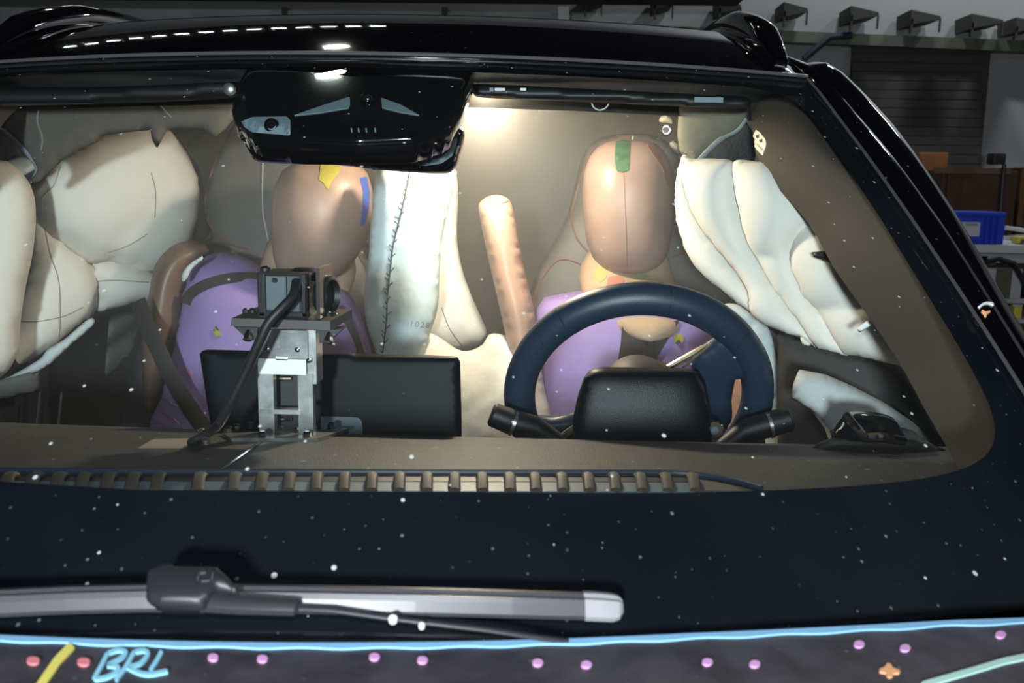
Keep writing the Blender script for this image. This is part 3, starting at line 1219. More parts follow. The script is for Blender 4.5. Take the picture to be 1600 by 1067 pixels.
u_, v_, wp = Winv(555, 165)
nn = Wn(u_, v_)
cover = inflate('camera_cover', [(388, 101), (560, 98), (744, 108), (735, 140), (722, 178), (706, 205), (650, 222), (560, 226), (460, 222), (398, 214), (380, 200), (364, 186), (362, 172), (372, 135)],
                wp-nn*.03, nn, .018, .05, GLOSSB, car, step=7, power=.22, round_=False, label='black sensor cover behind the top of the windscreen')
CT = bvh(cover)
decal('sensor_mesh', [(460, 181), (500, 167), (547, 152), (547, 169), (500, 177)], CT, GREYP, cover, step=5)
decal('sensor_mesh', [(596, 154), (625, 164), (655, 181), (625, 176), (597, 169)], CT, GREYP, cover, step=5)
decal('lens_panel', [(378, 190), (395, 184), (449, 183), (454, 190), (454, 212), (395, 207), (384, 200)], CT, GREYP, cover, step=5)
for (x, y, r_) in ((424, 196, .0075), (575, 155, .008)):
    hp = np.array(hit(CT, x, y)[0])
    ln = MB().lathe(hp, -ray(x, y), [(-.01, r_*1.25), (.004, r_*1.2), (.006, r_*.8), (.003, r_*.7)], 20).build('camera_lens', GLOSSB, cover)
    MB().lathe(hp, -ray(x, y), [(.002, r_*.75), (.0045, r_*.5), (.0055, r_*.1)], 16).build('lens_glass', CHROME if x == 575 else GLOSSB, ln)
for x in (549, 560, 572, 586):
    decal('slot', ribbon([(x, 201), (x+1, 207)], 2.2), CT, GREYP, cover, step=2)

mir = inflate('rear_mirror', [(378, 196), (379, 214), (388, 238), (402, 252), (440, 256), (520, 257), (610, 267), (690, 271), (709, 265), (719, 242), (726, 214), (722, 200), (700, 196), (600, 192), (450, 190)],
              PY(550, 230, 1.34), (0, -1, .25), .028, .03, GLOSSB, car, step=7, power=.3, label='black rear-view mirror housing under the sensor cover')
MT = bvh(mir)
decal('mirror_reflection', [(640, 254), (690, 242), (704, 224), (711, 204), (714, 222), (706, 244), (690, 255), (662, 259)], MT, mat('reflection_blue_grey', (.13, .18, .21), .6), mir, step=5)  # grey reflection in the glossy housing, painted on as a patch
for k in range(4):
    x = 494+k*28
    decal('mirror_slot', [(x, 247), (x+22, 245), (x+22, 242), (x, 244)], MT, mat('dark_slot', (.025, .03, .035), .4), mir, step=4)
decal('mirror_button', [(556, 259), (588, 260), (594, 265), (562, 263)], MT, GREYP, mir, step=4)
# dome lamp under the headliner, behind the mirror
dl = PY(755, 143, 1.58)
con = MB().box(dl+np.array([0, .04, .03]), (.16, .14, .03), bev=.01).build('overhead_console', GREYIN, car)
MB().box(dl+np.array([0, .05, .010]), (.06, .05, .008), bev=.003).build('lamp_lens', mat('lit_lens', (1, .9, .75), .4, emit=(1, .82, .6), estr=12), con)
lamp('dome_lamp', 'POINT', dl+np.array([0, .05, -.01]), 19.0, (1, .82, .60), .02)

# ------------------------------------------------------------------ pillar trim right
oi = [((1172, 160), (1240, 140)), ((1176, 205), (1282, 200)), ((1190, 262), (1320, 245)), ((1262, 347), (1390, 320)), ((1302, 417), (1450, 410)), ((1355, 492), (1500, 490)),
      ((1405, 566), (1552, 565)), ((1440, 630), (1600, 650)), ((1480, 700), (1650, 735)), ((1505, 745), (1700, 800))]
for sgn in (1, -1):
    G = []
    for ii, (i_, o_) in enumerate(oi):
        _, v_, _ = Winv(*o_)
        Yo = W(.97, v_)[1]+.045
        O_ = PY(*o_, Yo)
        I_ = PY(*i_, Yo+.13)
        row = []
        for k in range(13):
            s = k/12
            row.append((I_*(1-s)+O_*s+np.array([0, -1, .35])*(.07*min(1, .2+.22*ii)*math.sin(math.pi*s)))*np.array([sgn, 1, 1]))
        row.insert(0, row[0]+np.array([.03*sgn, .05, 0]))
        G.append(row)
    tr = MB().grid(cat_rom(G, 3, False)).build('pillar_trim', TRIM, car)
    if sgn == 1:
        ptrim = tr
TT = bvh(ptrim)
lab = decal('airbag_label', [(1182, 203), (1189, 208), (1197, 218), (1198, 226), (1192, 243), (1184, 235), (1176, 223), (1176, 216)], TT, CREAM, ptrim, step=4, label='cream airbag label')
text_decal('lettering', 'AIRBAG', 1184.5, 227.5, 5.0, math.radians(47), TT, INK, ptrim, off=.007)
for (x, y) in ((1185, 214), (1190.5, 220.5)):
    for st_ in ([(x-2, y-2), (x+2, y+2)], [(x+1.5, y-2.5), (x-1, y+2.5)], [(x-2.2, y+.3), (x+2, y-.8)]):
        decal('lettering', ribbon(st_, 1.0), TT, INK, ptrim, off=.0025, step=1.2)

# ------------------------------------------------------------------ wiper
def wpt(px, py, off):
    return Winv(px, py, off)[2]


wip = MB()
P_ = [(-80, 940), (0, 936), (110, 931), (228, 928), (370, 929), (500, 931), (650, 934), (800, 938), (912, 941)]
pts = [wpt(x, y, .014) for x, y in P_]
W0 = [Winv(x, y, .014) for x, y in P_]
n0 = Wn(W0[4][0], W0[4][1])
# blade section: rubber body with spoiler ridge
sect = [(-.0105, 0), (-.0105, .004), (-.0055, .0085), (-.0025, .0105), (.0005, .0085), (.003, .009), (.0068, .0058), (.0072, 0)]
dirs = []
v, f = [], []
for i, p in enumerate(pts):
    T_ = pts[min(i+1, len(pts)-1)]-pts[max(i-1, 0)]
    T_ /= np.linalg.norm(T_)
    b_ = np.cross(n0, T_)
    b_ /= np.linalg.norm(b_)
    for (s_, h_) in sect:
        v.append(p+b_*s_+n0*(h_-.004))
ns = len(sect)
for i in range(len(pts)-1):
    for k in range(ns):
        f.append((i*ns+k, i*ns+(k+1) % ns, (i+1)*ns+(k+1) % ns, (i+1)*ns+k))
f += [tuple(range(ns)), tuple((len(pts)-1)*ns+k for k in range(ns))]
wiper = obj('wiper', v, f, WIPERM, car, False, 'dark grey wiper blade resting on the black glass border', sharp=28)
MB().tube([wpt(x, y, .004) for x, y in P_], .003, 6).build('wiping_lip', RUBBER, wiper)
# end cap
capp = [(912, 941), (935, 942), (955, 943.5), (966, 944), (972, 944.5)]
sc = [1.06, 1.06, 1.04, .9, .55]
v, f = [], []
for i, (x, y) in enumerate(capp):
    p = wpt(x, y, .014)
    for (s_, h_) in sect:
        v.append(p+b_*(s_*sc[i])+n0*((h_-.004)*sc[i]+.0003))
for i in range(len(capp)-1):
    for k in range(ns):
        f.append((i*ns+k, i*ns+(k+1) % ns, (i+1)*ns+(k+1) % ns, (i+1)*ns+k))
f += [tuple(range(ns)), tuple((len(capp)-1)*ns+k for k in range(ns))]
obj('end_cap', v, f, mat('pale_cap', (.30, .30, .32), .28), wiper, True, 'pale grey end cap', sharp=28)
pw = wpt(300, 920, .024)
con_ = inflate('connector_cover', [(229, 905), (238, 890), (252, 885), (320, 886), (345, 892), (372, 918), (374, 930), (340, 925), (320, 952), (250, 948), (228, 938)], pw, n0, .008, .014, mat('wiper_plastic', (.020, .020, .024), .42), wiper, step=6, power=.28, round_=False)
KT = bvh(con_)
for q_ in ([(312, 897), (322, 895)], [(311, 899), (309, 908)], [(333, 896), (331, 906)], [(315, 909), (328, 908)]):
    decal('mark', ribbon(q_, 1.6), KT, mat('mark_grey', (.08, .085, .09), .6), con_, step=2)
arm = MB()
ap = [(318, 940, .020, .0072), (380, 945, .021, .0066), (455, 948, .020, .0060), (464, 949, .020, .0058), (468, 951, .020, .0022), (520, 953, .019, .0022), (610, 966, .016, .0019), (760, 984, .013, .0019), (840, 996, .011, .0019), (888, 1003, .009, .0021)]
arm.tube([wpt(x, y, o_) for x, y, o_, _ in ap], [q[3] for q in ap], 10, flat=(1, .8, tuple(n0)))
arm.build('wiper_arm', mat('arm_paint', (.03, .03, .035), .35), wiper)
for (x, y, r_) in ((614, 967, .0028), (659, 977, .002)):
    MB().lathe(wpt(x, y, .020), n0, [(-.002, r_), (.001, r_), (.002, r_*.5)], 10).build('paint_blob', WHITE, wiper)
# thin wire bent against the dash, beside the camera bracket
MB().tube([dpt(412, 690, .003), dpt(380, 714, .003), dpt(344, 741, .004)], .0012, 6).build('dash_wire', CHROME, dash)

# ------------------------------------------------------------------ steering wheel and column
wc = PY(996, 623, 1.34)
ax_ = np.array([0, math.cos(math.radians(25)), math.sin(math.radians(25))])   # towards the driver
wu = np.array([0, -math.sin(math.radians(25)), math.cos(math.radians(25))])   # up in the wheel plane
wr = np.array([1., 0, 0])
sw = MB()
RW = .168
ring = [wc+wr*RW*math.cos(t)+wu*RW*math.sin(t) for t in np.linspace(0, 2*math.pi, 73)]
sw.tube(ring, .0225, 16, cap=False, flat=(1, 1, tuple(ax_)))
wheel = sw.build('steering_wheel', WHEELM, car, label='navy leather steering wheel')
STR = bvh(wheel)
for pts in ([(1049, 451), (1047, 480), (1044, 502)], [(868, 482), (882, 510)], [(838, 520), (850, 540)], [(1170, 520), (1150, 545)]):
    seam_tube('rim_seam', pts, STR, .0008, RUBBER, wheel, off=.0, step=4)
wn = -ax_
inflate('spoke', [(1080, 565), (1112, 530), (1150, 508), (1190, 545), (1200, 600), (1196, 650), (1180, 650), (1174, 606), (1162, 589), (1150, 592), (1143, 615), (1142, 660), (1112, 670), (1095, 610)],
        wc-ax_*.0, wn, .016, .02, WHEELM, wheel, step=7, power=.3, label='wide navy right spoke')
inflate('spoke', [(800, 640), (860, 655), (930, 640), (930, 690), (850, 700), (800, 680)], wc+ax_*.01, wn, .012, .02, WHEELM, wheel, step=9, power=.3)
MB().lathe(wc+ax_*.0, ax_, [(-.03, .04), (-.02, .052), (.02, .055), (.045, .045), (.05, .02)], 28).build('hub', mat('hub_brown', (.05, .04, .034), .6), wheel)
MB().tube([PY(1044, 574, 1.30), PY(1082, 553, 1.30), PY(1110, 535, 1.30)], [.004, .005, .002], 8).build('trim_strip', GOLD, wheel)
MB().tube([PY(1066, 574, 1.295), PY(1096, 551, 1.295), PY(1112, 538, 1.295)], .0018, 6).build('trim_strip', GOLD, wheel)
MB().tube([PY(876, 684, 1.30), PY(888, 675, 1.29), PY(902, 666, 1.29)], .005, 8).build('trim_strip', GOLD, wheel)
shroud = inflate('column_shroud', [(912, 590), (922, 577), (940, 573), (1072, 575), (1092, 581), (1102, 598), (1112, 650), (1114, 700), (895, 700), (895, 655), (902, 620)],
                 PY(1005, 630, 1.25), (0, -1, .15), .022, .05, mat('grained_black', (.003, .004, .006), .36, bump=.15, bscale=900, spec=.22), car, step=7, power=.28, round_=False, label='black grained instrument housing in front of the wheel')
MB().tube([wc-ax_*.03, wc-ax_*.06], .045, 16).build('steering_column', BLKP, car)
for (nm, pp, rr, ring_) in (('stalk', [(771, 648), (796, 658), (835, 668), (872, 690)], [.0165, .0175, .0165, .012], (803, 661)),
                            ('stalk', [(1233, 655), (1206, 662), (1165, 674), (1130, 698)], [.0165, .0175, .0165, .012], (1203, 664))):
    P3 = [PY(x, y, 1.27) for x, y in pp]
    s_ = MB().tube(P3, rr, 14, round_ends=False).build(nm, BLKP, car)
    c_ = PY(*ring_, 1.27)
    d_ = P3[1]-P3[0]
    d_ /= np.linalg.norm(d_)
    MB().lathe(c_, d_, [(-.0022, .0165), (-.0022, .0182), (.0022, .0182), (.0022, .0165)], 20).build('silver_ring', STEEL, s_)
    MB().lathe(P3[0]-d_*.004, d_, [(0, .012), (.002, .0155), (.004, .0165)], 18).build('end_cap', BLKP, s_)
kp = PY(1116, 672, 1.24)
kn = MB().lathe(kp, (0, -1, .1), [(-.01, .012), (0, .013), (.002, .011), (.002, .008)], 20).build('knurled_ring', CHROME, car)
MB().lathe(kp+np.array([0, -.003, 0]), (0, -1, .1), [(0, .006), (.002, .005), (.003, .002)], 14).build('ring_center', GREYP, kn)

# wide display seen from behind
scr = inflate('display', [(312, 553), (316, 548), (322, 546), (520, 551), (708, 556), (715, 558), (719, 565), (721, 640), (722, 705), (336, 705), (322, 620)],
              PY(520, 620, 1.19), (0, -1, .12), .010, .012, mat('display_back', (.003, .005, .007), .5, spec=.12), car, step=7, power=.15, round_=False, label='wide black display seen from behind')
ST_ = bvh(scr)
decal('display_reflection', [(502, 650), (560, 652), (566, 658), (567, 684), (502, 682)], ST_, mat('display_reflection_blue', (.07, .10, .125), .45), scr, step=6)  # blue reflection on the display back, painted as a flat rectangle

# ------------------------------------------------------------------ seats (parts of the car)
pseat = inflate('seat', [(372, 190), (350, 222), (332, 262), (320, 310), (322, 342), (335, 368), (300, 385), (262, 410), (245, 470), (215, 560), (190, 690), (200, 760), (600, 760), (600, 560), (598, 420), (580, 390), (565, 360), (570, 300), (560, 225), (520, 185), (440, 175)],
                PY(430, 400, 2.12), (0, -1, .12), .07, .06, SEATM, car, step=11, power=.35, label='grey passenger seat with red piping')
PT = bvh(pseat)
for pts in ([(371, 196), (344, 238), (326, 285), (321, 320), (328, 352), (352, 378), (388, 390)], [(300, 378), (340, 382), (390, 402)], [(556, 388), (562, 402), (572, 418)]):
    seam_tube('piping', pts, PT, .0022, PIPE, pseat, step=6)
seam_tube('white_cord', [(411, 245), (410, 290), (411, 330), (415, 355), (420, 378)], PT, .0018, GREYB, pseat, off=.004, step=6, label='thin white cord hanging over the seat')
inflate('side_bolster', [(215, 545), (262, 540), (255, 600), (235, 670), (230, 720), (180, 720), (190, 640)], PY(220, 630, 1.9), (0, -1, 0), .04, .05, SEATB, pseat, step=9, power=.4)
dseat = inflate('seat', [(985, 209), (940, 215), (912, 240), (898, 290), (885, 340), (862, 385), (838, 430), (815, 500), (800, 600), (795, 760), (1190, 760), (1185, 600), (1170, 500), (1140, 430), (1105, 400), (1085, 350), (1070, 280), (1055, 235), (1025, 213)],
                PY(985, 400, 2.12), (0, -1, .12), .06, .06, SEATM, car, step=11, power=.35, label='grey driver seat with red piping')
PT2 = bvh(dseat)
for pts in ([(985, 212), (945, 222), (925, 236), (912, 265), (900, 305), (893, 335), (900, 370), (920, 395), (935, 408)], [(834, 470), (845, 440), (862, 415), (880, 405), (905, 412), (925, 425)], [(1050, 402), (1065, 396), (1080, 398)]):
    seam_tube('piping', pts, PT2, .0022, PIPE, dseat, step=6)
seam_tube('headrest_tag', [(989, 213), (988, 222)], PT2, .0025, CREAM, dseat, off=.003, step=3)

# rear of the cabin
rear = inflate('rear_bench', [(540, 215), (600, 190), (760, 176), (1000, 176), (1110, 190), (1130, 300), (1130, 700), (500, 700), (510, 400)], PY(800, 400, 2.78), (0, -1, .15), .05, .08, REARG, car, step=16, power=.3, label='grey rear bench backrest')
inflate('rear_pillar_lining', [(255, 200), (300, 197), (350, 200), (362, 230), (340, 290), (330, 360), (300, 380), (270, 330), (250, 260)], PY(300, 280, 2.55), (.4, -1, 0), .03, .03, mat('cream_lining', (.70, .62, .50), .8), car, step=9, power=.35)
gh = inflate('coat_hook', [(294, 226), (296, 216), (306, 208), (320, 207), (324, 214), (314, 222), (302, 228)], PY(308, 217, 2.35), (.3, -1, 0), .012, .01, mat('beige_plastic', (.30, .27, .23), .5), car, step=4, power=.35)
GT = bvh(gh)
decal('hook_slot', [(300, 221), (303, 213), (314, 210), (319, 213), (308, 221)], GT, RUBBER, gh, step=3)
MB().tube(cat_rom([PY(276, 222, 2.3), PY(290, 245, 2.3), PY(306, 268, 2.32), PY(312, 300, 2.34)], 4, False), .007, 8, flat=(1.6, .5, (0, 1, 0))).build('pillar_strap', GREYIN, car)
# door linings
inflate('door_panel_insert', [(171, 491), (228, 486), (218, 520), (206, 552), (185, 575), (163, 591)], PX(190, 535, -.70), (1, -.35, 0), .006, .01, GREYIN, car, step=7, power=.4, round_=False)
inflate('door_panel_insert', [(-40, 598), (0, 594), (62, 577), (62, 611), (0, 626), (-40, 634)], PX(20, 605, -.70), (1, -.35, 0), .006, .01, mat('blue_grey_insert', (.12, .15, .16), .7), car, step=7, power=.4, round_=False)
for x in (62, 96):
    MB().tube([PX(x, 612, -.69), PX(x-6, 670, -.69)], .003, 6).build('door_seam', mat('door_seam_grey', (.05, .055, .065), .6), car)
dl2 = inflate('door_armrest', [(1236, 622), (1240, 598), (1248, 577), (1290, 585), (1330, 602), (1380, 628), (1425, 658), (1450, 680), (1461, 698), (1400, 700), (1300, 700), (1288, 668), (1268, 641)],
              PY(1340, 650, 1.30), (-.1, -1, 0), .025, .02, mat('pale_door_lining', (.46, .47, .46), .7, var=.06, scale=15), car, step=8, power=.3, round_=False, label='pale lining of the right front door')
inflate('door_upper', [(1215, 520), (1260, 520), (1330, 548), (1400, 566), (1440, 610), (1480, 690), (1500, 740), (1215, 740)], PY(1340, 640, 1.48), (-.4, -1, 0), .02, .02, mat('brown_black_lining', (.032, .028, .026), .7), car, step=12, power=.3, round_=False)

# torn cloth around the cabin edge
tl = inflate('torn_headliner', [(-60, 150), (150, 150), (372, 143), (374, 175), (352, 202), (335, 215), (318, 203), (262, 202), (252, 220), (245, 233), (236, 214), (236, 203), (195, 207), (158, 212), (152, 222), (122, 235), (95, 252), (78, 270), (60, 285), (48, 290), (47, 282), (58, 266), (45, 240), (25, 218), (5, 200), (-60, 190)],
             PY(180, 200, 1.66), (.1, -1, .1), .014, .01, LINER, car, step=7, power=.3, round_=False, label='torn brown-grey headliner cloth on the left')
TL = bvh(tl)
for pts in ([(60, 172), (58, 190), (66, 215), (64, 235)], [(250, 165), (262, 178), (268, 184)]):
    seam_tube('fold', pts, TL, .002, GREYIN, tl, step=6)
MB().tube(cat_rom([PY(6, 203, 1.64), PY(28, 222, 1.64), PY(46, 243, 1.64), PY(58, 264, 1.64), PY(50, 286, 1.64)], 4, False), .004, 8).build('foam_edge', LINERE, tl)
inflate('window_corner', [(-60, 195), (5, 203), (24, 220), (40, 245), (0, 262), (-60, 285)], PY(0, 230, 1.76), (.3, -1, 0), .006, .006, DARKIN, car, step=8, power=.3, round_=False)
tr_ = inflate('torn_headliner', [(1061, 164), (1120, 160), (1170, 164), (1168, 188), (1150, 207), (1122, 224), (1104, 240), (1090, 254), (1085, 262), (1074, 246), (1062, 238), (1058, 210)],
              PY(1110, 205, 1.62), (-.2, -1, .1), .016, .012, LINERR, car, step=6, power=.3, round_=False, label='torn olive headliner cloth on the right')
MB().tube(cat_rom([PY(1166, 186, 1.58), PY(1152, 204, 1.58), PY(1126, 218, 1.58), PY(1104, 238, 1.58), PY(1089, 257, 1.58), PY(1088, 270, 1.58), PY(1096, 277, 1.58), PY(1103, 285, 1.58)], 4, False), [.003]*8+[.0045]*21, 8).build('foam_edge', LINERE, tr_)
inflate('dark_foam', [(1108, 236), (1128, 220), (1152, 207), (1166, 190), (1180, 212), (1181, 240), (1178, 258), (1160, 252), (1140, 262), (1120, 250)], PY(1145, 232, 1.66), (-.2, -1, 0), .008, .01, mat('dark_foam', (.012, .018, .022), .9, bump=.5, bscale=150), tr_, step=5, power=.4, round_=False)
inflate('foam_tip', [(1098, 250), (1108, 248), (1112, 262), (1110, 275), (1104, 285), (1094, 275), (1090, 264)], PY(1102, 265, 1.6), (-.2, -1, 0), .005, .005, LINERE, tr_, step=4, power=.4)
# chrome hook and buckle above the driver seat
hk = MB().lathe(PY(1041, 203, 1.95), (-.2, -1, -.1), [(-.02, .008), (0, .0125), (.006, .0125), (.009, .009), (.006, .006)], 20).build('belt_anchor', CHROME, car)
inflate('anchor_cover', [(1030, 190), (1033, 182), (1042, 180), (1051, 184), (1052, 194), (1042, 192)], PY(1041, 188, 1.94), (0, -1, 0), .008, .008, CREAM, hk, step=3, power=.4)
inflate('anchor_clip', [(1046, 225), (1054, 220), (1066, 232), (1062, 243), (1056, 240)], PY(1056, 232, 1.93), (0, -1, 0), .006, .006, mat('beige_plastic', (.3, .27, .23)), hk, step=3, power=.4)

# ================================================================== airbags
def bagthing(label, p, group=None):
    return thing('airbag', p, label, 'airbag', group)


def curt(name, poly, p0, n, fr, bk, seams, parent, m=BAG, threads=(), sd=.5, step=9, wr=0.0):
    o = inflate(name, poly, p0, n, fr, bk, m, parent, step=step, seams=seams, seam_depth=sd, wrinkle=wr)
    tr2 = bvh(o)
    for s_ in list(threads):
        seam_tube('seam', s_, tr2, .0011, SEAMM, parent, step=6)
    return o


nl = np.array([.75, -.66, 0])
pl = np.array([-.62, 1.93, 1.2])
ab = bagthing('large cream curtain airbag hanging along the left windows', PY(150, 560, 1.93))
L1 = curt('cushion', [(50, 290), (88, 248), (152, 212), (200, 196), (258, 200), (276, 216), (298, 250), (312, 300), (306, 345), (296, 382), (264, 410), (235, 428), (200, 420), (168, 408), (142, 412), (110, 390), (78, 366), (58, 340)], pl, nl, .085, .05, [[(142, 410), (165, 378), (200, 345), (232, 322)]], ab,
     threads=[[(94, 262), (84, 290), (66, 310), (66, 340)], [(236, 270), (243, 300), (242, 340)], [(170, 394), (200, 384), (230, 366)]], sd=.22)
curt('cushion', [(52, 320), (78, 355), (110, 384), (142, 410), (152, 440), (150, 485), (136, 500), (100, 528), (55, 562), (-10, 592), (-40, 570), (10, 500), (42, 420)], pl-nl*.01, nl, .06, .05, [[(76, 372), (94, 440), (94, 520)]], ab,
     threads=[[(68, 346), (78, 395), (92, 440), (94, 500), (92, 528)], [(32, 502), (60, 502), (100, 494), (130, 480)]], sd=.2)
curt('cushion', [(138, 414), (168, 400), (205, 408), (245, 420), (266, 404), (262, 440), (250, 466), (236, 472), (196, 479), (150, 487), (146, 460)], pl-nl*.02, nl, .06, .05, [], ab, threads=[[(150, 440), (180, 438), (232, 441)]])
curt('front_chamber', [(-60, 300), (-60, 262), (0, 250), (25, 262), (48, 290), (56, 330), (52, 390), (40, 450), (32, 505), (28, 550), (0, 590), (-60, 600)], PY(0, 430, 1.68), (.5, -.85, 0), .06, .05, [], ab)
inflate('upper_flap', [(-60, 268), (0, 255), (22, 244), (40, 246), (56, 262), (30, 278), (0, 296), (-60, 320)], PY(0, 268, 1.70), (.2, -.9, .2), .015, .01, mat('blue_grey_cloth', (.5, .57, .6), .85), ab, step=7, power=.4)
inflate('hem', [(-20, 602), (15, 588), (60, 562), (75, 545), (100, 530), (140, 497), (146, 508), (110, 540), (70, 575), (20, 598), (-20, 612)], PY(70, 560, 1.74), (.5, -.85, 0), .008, .008, mat('blue_grey_cloth', (.5, .57, .6)), ab, step=6, power=.4)

nr = np.array([-.62, -.78, 0])
pr = np.array([.62, 1.46, 1.2])
ab = bagthing('cream curtain airbag with three lobes hanging behind the right pillar', PY(1230, 560, 1.45))
curt('cushion', [(1072, 236), (1060, 262), (1055, 300), (1059, 345), (1072, 385), (1095, 425), (1130, 455), (1174, 490), (1182, 478), (1174, 452), (1152, 416), (1125, 380), (1096, 336), (1078, 290)], pr-nr*.03, nr, .035, .04, [], ab, step=5)
curt('cushion', [(1064, 246), (1085, 248), (1120, 248), (1147, 256), (1158, 320), (1176, 385), (1209, 440), (1254, 505), (1278, 544), (1250, 529), (1200, 510), (1174, 490), (1170, 458), (1148, 422), (1118, 384), (1088, 338), (1070, 290)], pr, nr, .04, .04, [], ab, step=5)
curt('cushion', [(1144, 256), (1180, 252), (1218, 262), (1264, 318), (1268, 352), (1250, 375), (1240, 398), (1247, 425), (1265, 462), (1289, 490), (1309, 525), (1326, 555), (1300, 550), (1274, 542), (1250, 508), (1205, 443), (1172, 388), (1154, 322)], pr, nr, .042, .04, [[(1195, 400), (1222, 398), (1238, 402)]], ab, sd=.3, step=5)
curt('cushion', [(1258, 345), (1318, 364), (1348, 408), (1382, 458), (1420, 518), (1440, 574), (1400, 570), (1345, 558), (1320, 553), (1303, 527), (1283, 493), (1259, 466), (1240, 427), (1233, 398), (1242, 370)], pr, nr, .042, .04, [[(1283, 482), (1320, 480), (1360, 474)], [(1245, 372), (1265, 362)]], ab, sd=.3, step=5)
inflate('black_tab', [(1268, 394), (1290, 392), (1315, 410), (1302, 414), (1285, 406), (1272, 402)], PY(1290, 402, 1.34), (-.5, -.85, 0), .004, .004, RUBBER, ab, step=4, power=.3, round_=False)
inflate('white_tag', [(1338, 513), (1356, 500), (1362, 508), (1343, 520)], PY(1350, 510, 1.23), (-.5, -.85, 0), .003, .003, WHITE, ab, step=3, power=.3, round_=False)
inflate('corner_tab', [(1251, 525), (1264, 533), (1266, 540), (1254, 538)], PY(1258, 532, 1.36), (-.5, -.85, 0), .004, .004, BAG, ab, step=3, power=.3)

ab = bagthing('narrow pale blue center airbag with a dark stitched seam', PY(630, 560, 1.72))
cb = inflate('cushion', [(592, 262), (640, 258), (706, 262), (712, 280), (700, 330), (690, 380), (687, 430), (684, 480), (672, 520), (656, 560), (600, 570), (584, 540), (572, 500), (569, 460), (576, 400), (580, 340)], PY(630, 420, 1.74), (.15, -1, 0), .06, .05, BAGB, ab, step=8, seams=[[(638, 268), (628, 320), (616, 370), (608, 430), (602, 500), (600, 550)]], seam_depth=.3)
CBT = bvh(cb)
sp = [(640, 270), (632, 310), (624, 345), (614, 385), (610, 420), (606, 460), (604, 500), (600, 535), (598, 552)]
seam_tube('stitched_seam', sp, CBT, .0016, THREAD, ab, step=4)
dn = resample(cat_rom(sp, closed=False), 7.5, False)
for k, q in enumerate(dn):
    w_ = 3.5+4*random.random()
    s_ = -1 if k % 3 else 1
    seam_tube('stitch', [(q[0], q[1]), (q[0]+s_*w_*.6, q[1]-4), (q[0]+s_*w_, q[1]-5-3*random.random())], CBT, .0009, THREAD, ab, step=3, n=5)
text_decal('lettering', '10282', 660, 508, 13, math.radians(6), CBT, FAINT, ab, off=.002, shear=.1)
ab = bagthing('creamy white folded airbag standing behind the center airbag', PY(720, 545, 1.86))
curt('cushion', [(640, 262), (690, 258), (712, 272), (716, 310), (714, 370), (722, 420), (738, 465), (756, 505), (762, 525), (740, 548), (690, 560), (640, 540), (640, 400)], PY(700, 420, 1.9), (.1, -1, 0), .05, .05, [[(705, 300), (694, 360), (690, 420), (690, 470), (700, 510), (720, 540)], [(690, 405), (716, 402)]], ab, m=BAGC, sd=.35, threads=[[(690, 480), (702, 512), (722, 540)]])
ab = bagthing('crumpled white airbag cloth between the display and the steering wheel', PY(740, 690, 1.72))
curt('cushion', [(640, 540), (672, 520), (720, 548), (752, 540), (765, 522), (790, 524), (830, 540), (850, 600), (850, 720), (640, 720), (640, 620)], PY(740, 610, 1.76), (0, -1, .25), .06, .06, [[(690, 545), (722, 550), (760, 560), (795, 575)], [(722, 570), (716, 640), (722, 700)]], ab, m=BAGC, sd=.25, wr=.002)
ab = bagthing('limp pale grey side airbag cloth beside the steering wheel', PY(1215, 690, 1.62))
curt('cushion', [(1128, 482), (1145, 474), (1176, 486), (1202, 515), (1212, 555), (1222, 620), (1232, 660), (1244, 705), (1200, 708), (1196, 640), (1190, 580), (1165, 525)], PY(1190, 590, 1.62), (-.3, -1, 0), .02, .02, [[(1165, 500), (1196, 530)], [(1192, 560), (1210, 556)], [(1205, 600), (1214, 640), (1222, 690)]], ab, m=mat('grey_white_cloth', (.55, .60, .60), .9, bump=.5, bscale=30), sd=.5, step=6, wr=.002)

# ================================================================== dummies
dd = thing('crash_dummy', PY(985, 690, 1.9), 'driver crash test dummy in a purple suit behind the steering wheel', 'dummy')
torso = loft('torso', [(452, 985, 40, .06), (462, 985, 100, .085), (470, 988, 138, .10), (485, 990, 150, .11), (520, 990, 154, .125), (580, 990, 156, .135), (660, 990, 154, .135), (760, 990, 150, .13), (860, 990, 150, .13)], 1.86, SUIT, dd, ex=2.6)
head = loft('head', [(218, 985, 4, .006), (219.5, 984, 22, .03), (224, 984, 38, .05), (233, 983, 50, .07), (248, 982, 60, .085), (270, 981, 66.5, .096), (300, 981, 69, .101), (330, 981, 68.5, .101), (360, 981, 66, .098), (385, 981.5, 62, .093), (403, 982, 55, .084), (416, 982, 44, .068), (424, 982, 30, .048), (428, 982, 14, .024), (429, 982, 3, .006)], 1.90, SKIN, dd, ex=2.35, n=48)
HDT = bvh(head)
decal('green_patch', [(962, 222), (974, 219), (985, 221), (984, 246), (983, 266), (974, 270), (964, 268), (960, 250)], HDT, GRN, head, step=4)
decal('red_highlight', [(1010, 225), (1022, 232), (1034, 248), (1043, 270), (1047, 295), (1042, 290), (1034, 262), (1020, 242)], HDT, REDH, head, step=4)  # red highlight on the right of the head, painted as a crescent
seam_tube('mould_line', [(975, 272), (977, 320), (979, 370), (980, 424)], HDT, .0007, SKIN3, head, step=6)
neck = loft('neck', [(392, 984, 56, .05, .07), (404, 983, 64, .065, .07), (420, 981, 71, .075, .065), (440, 981, 75, .085, .05), (470, 988, 77, .10, .01), (488, 1002, 80, .135), (500, 1004, 74, .142), (508, 1005, 60, .144), (513, 1005, 40, .144), (515, 1005, 12, .143)], 1.87, NECKM, dd, ex=2.4)
NT = bvh(neck)
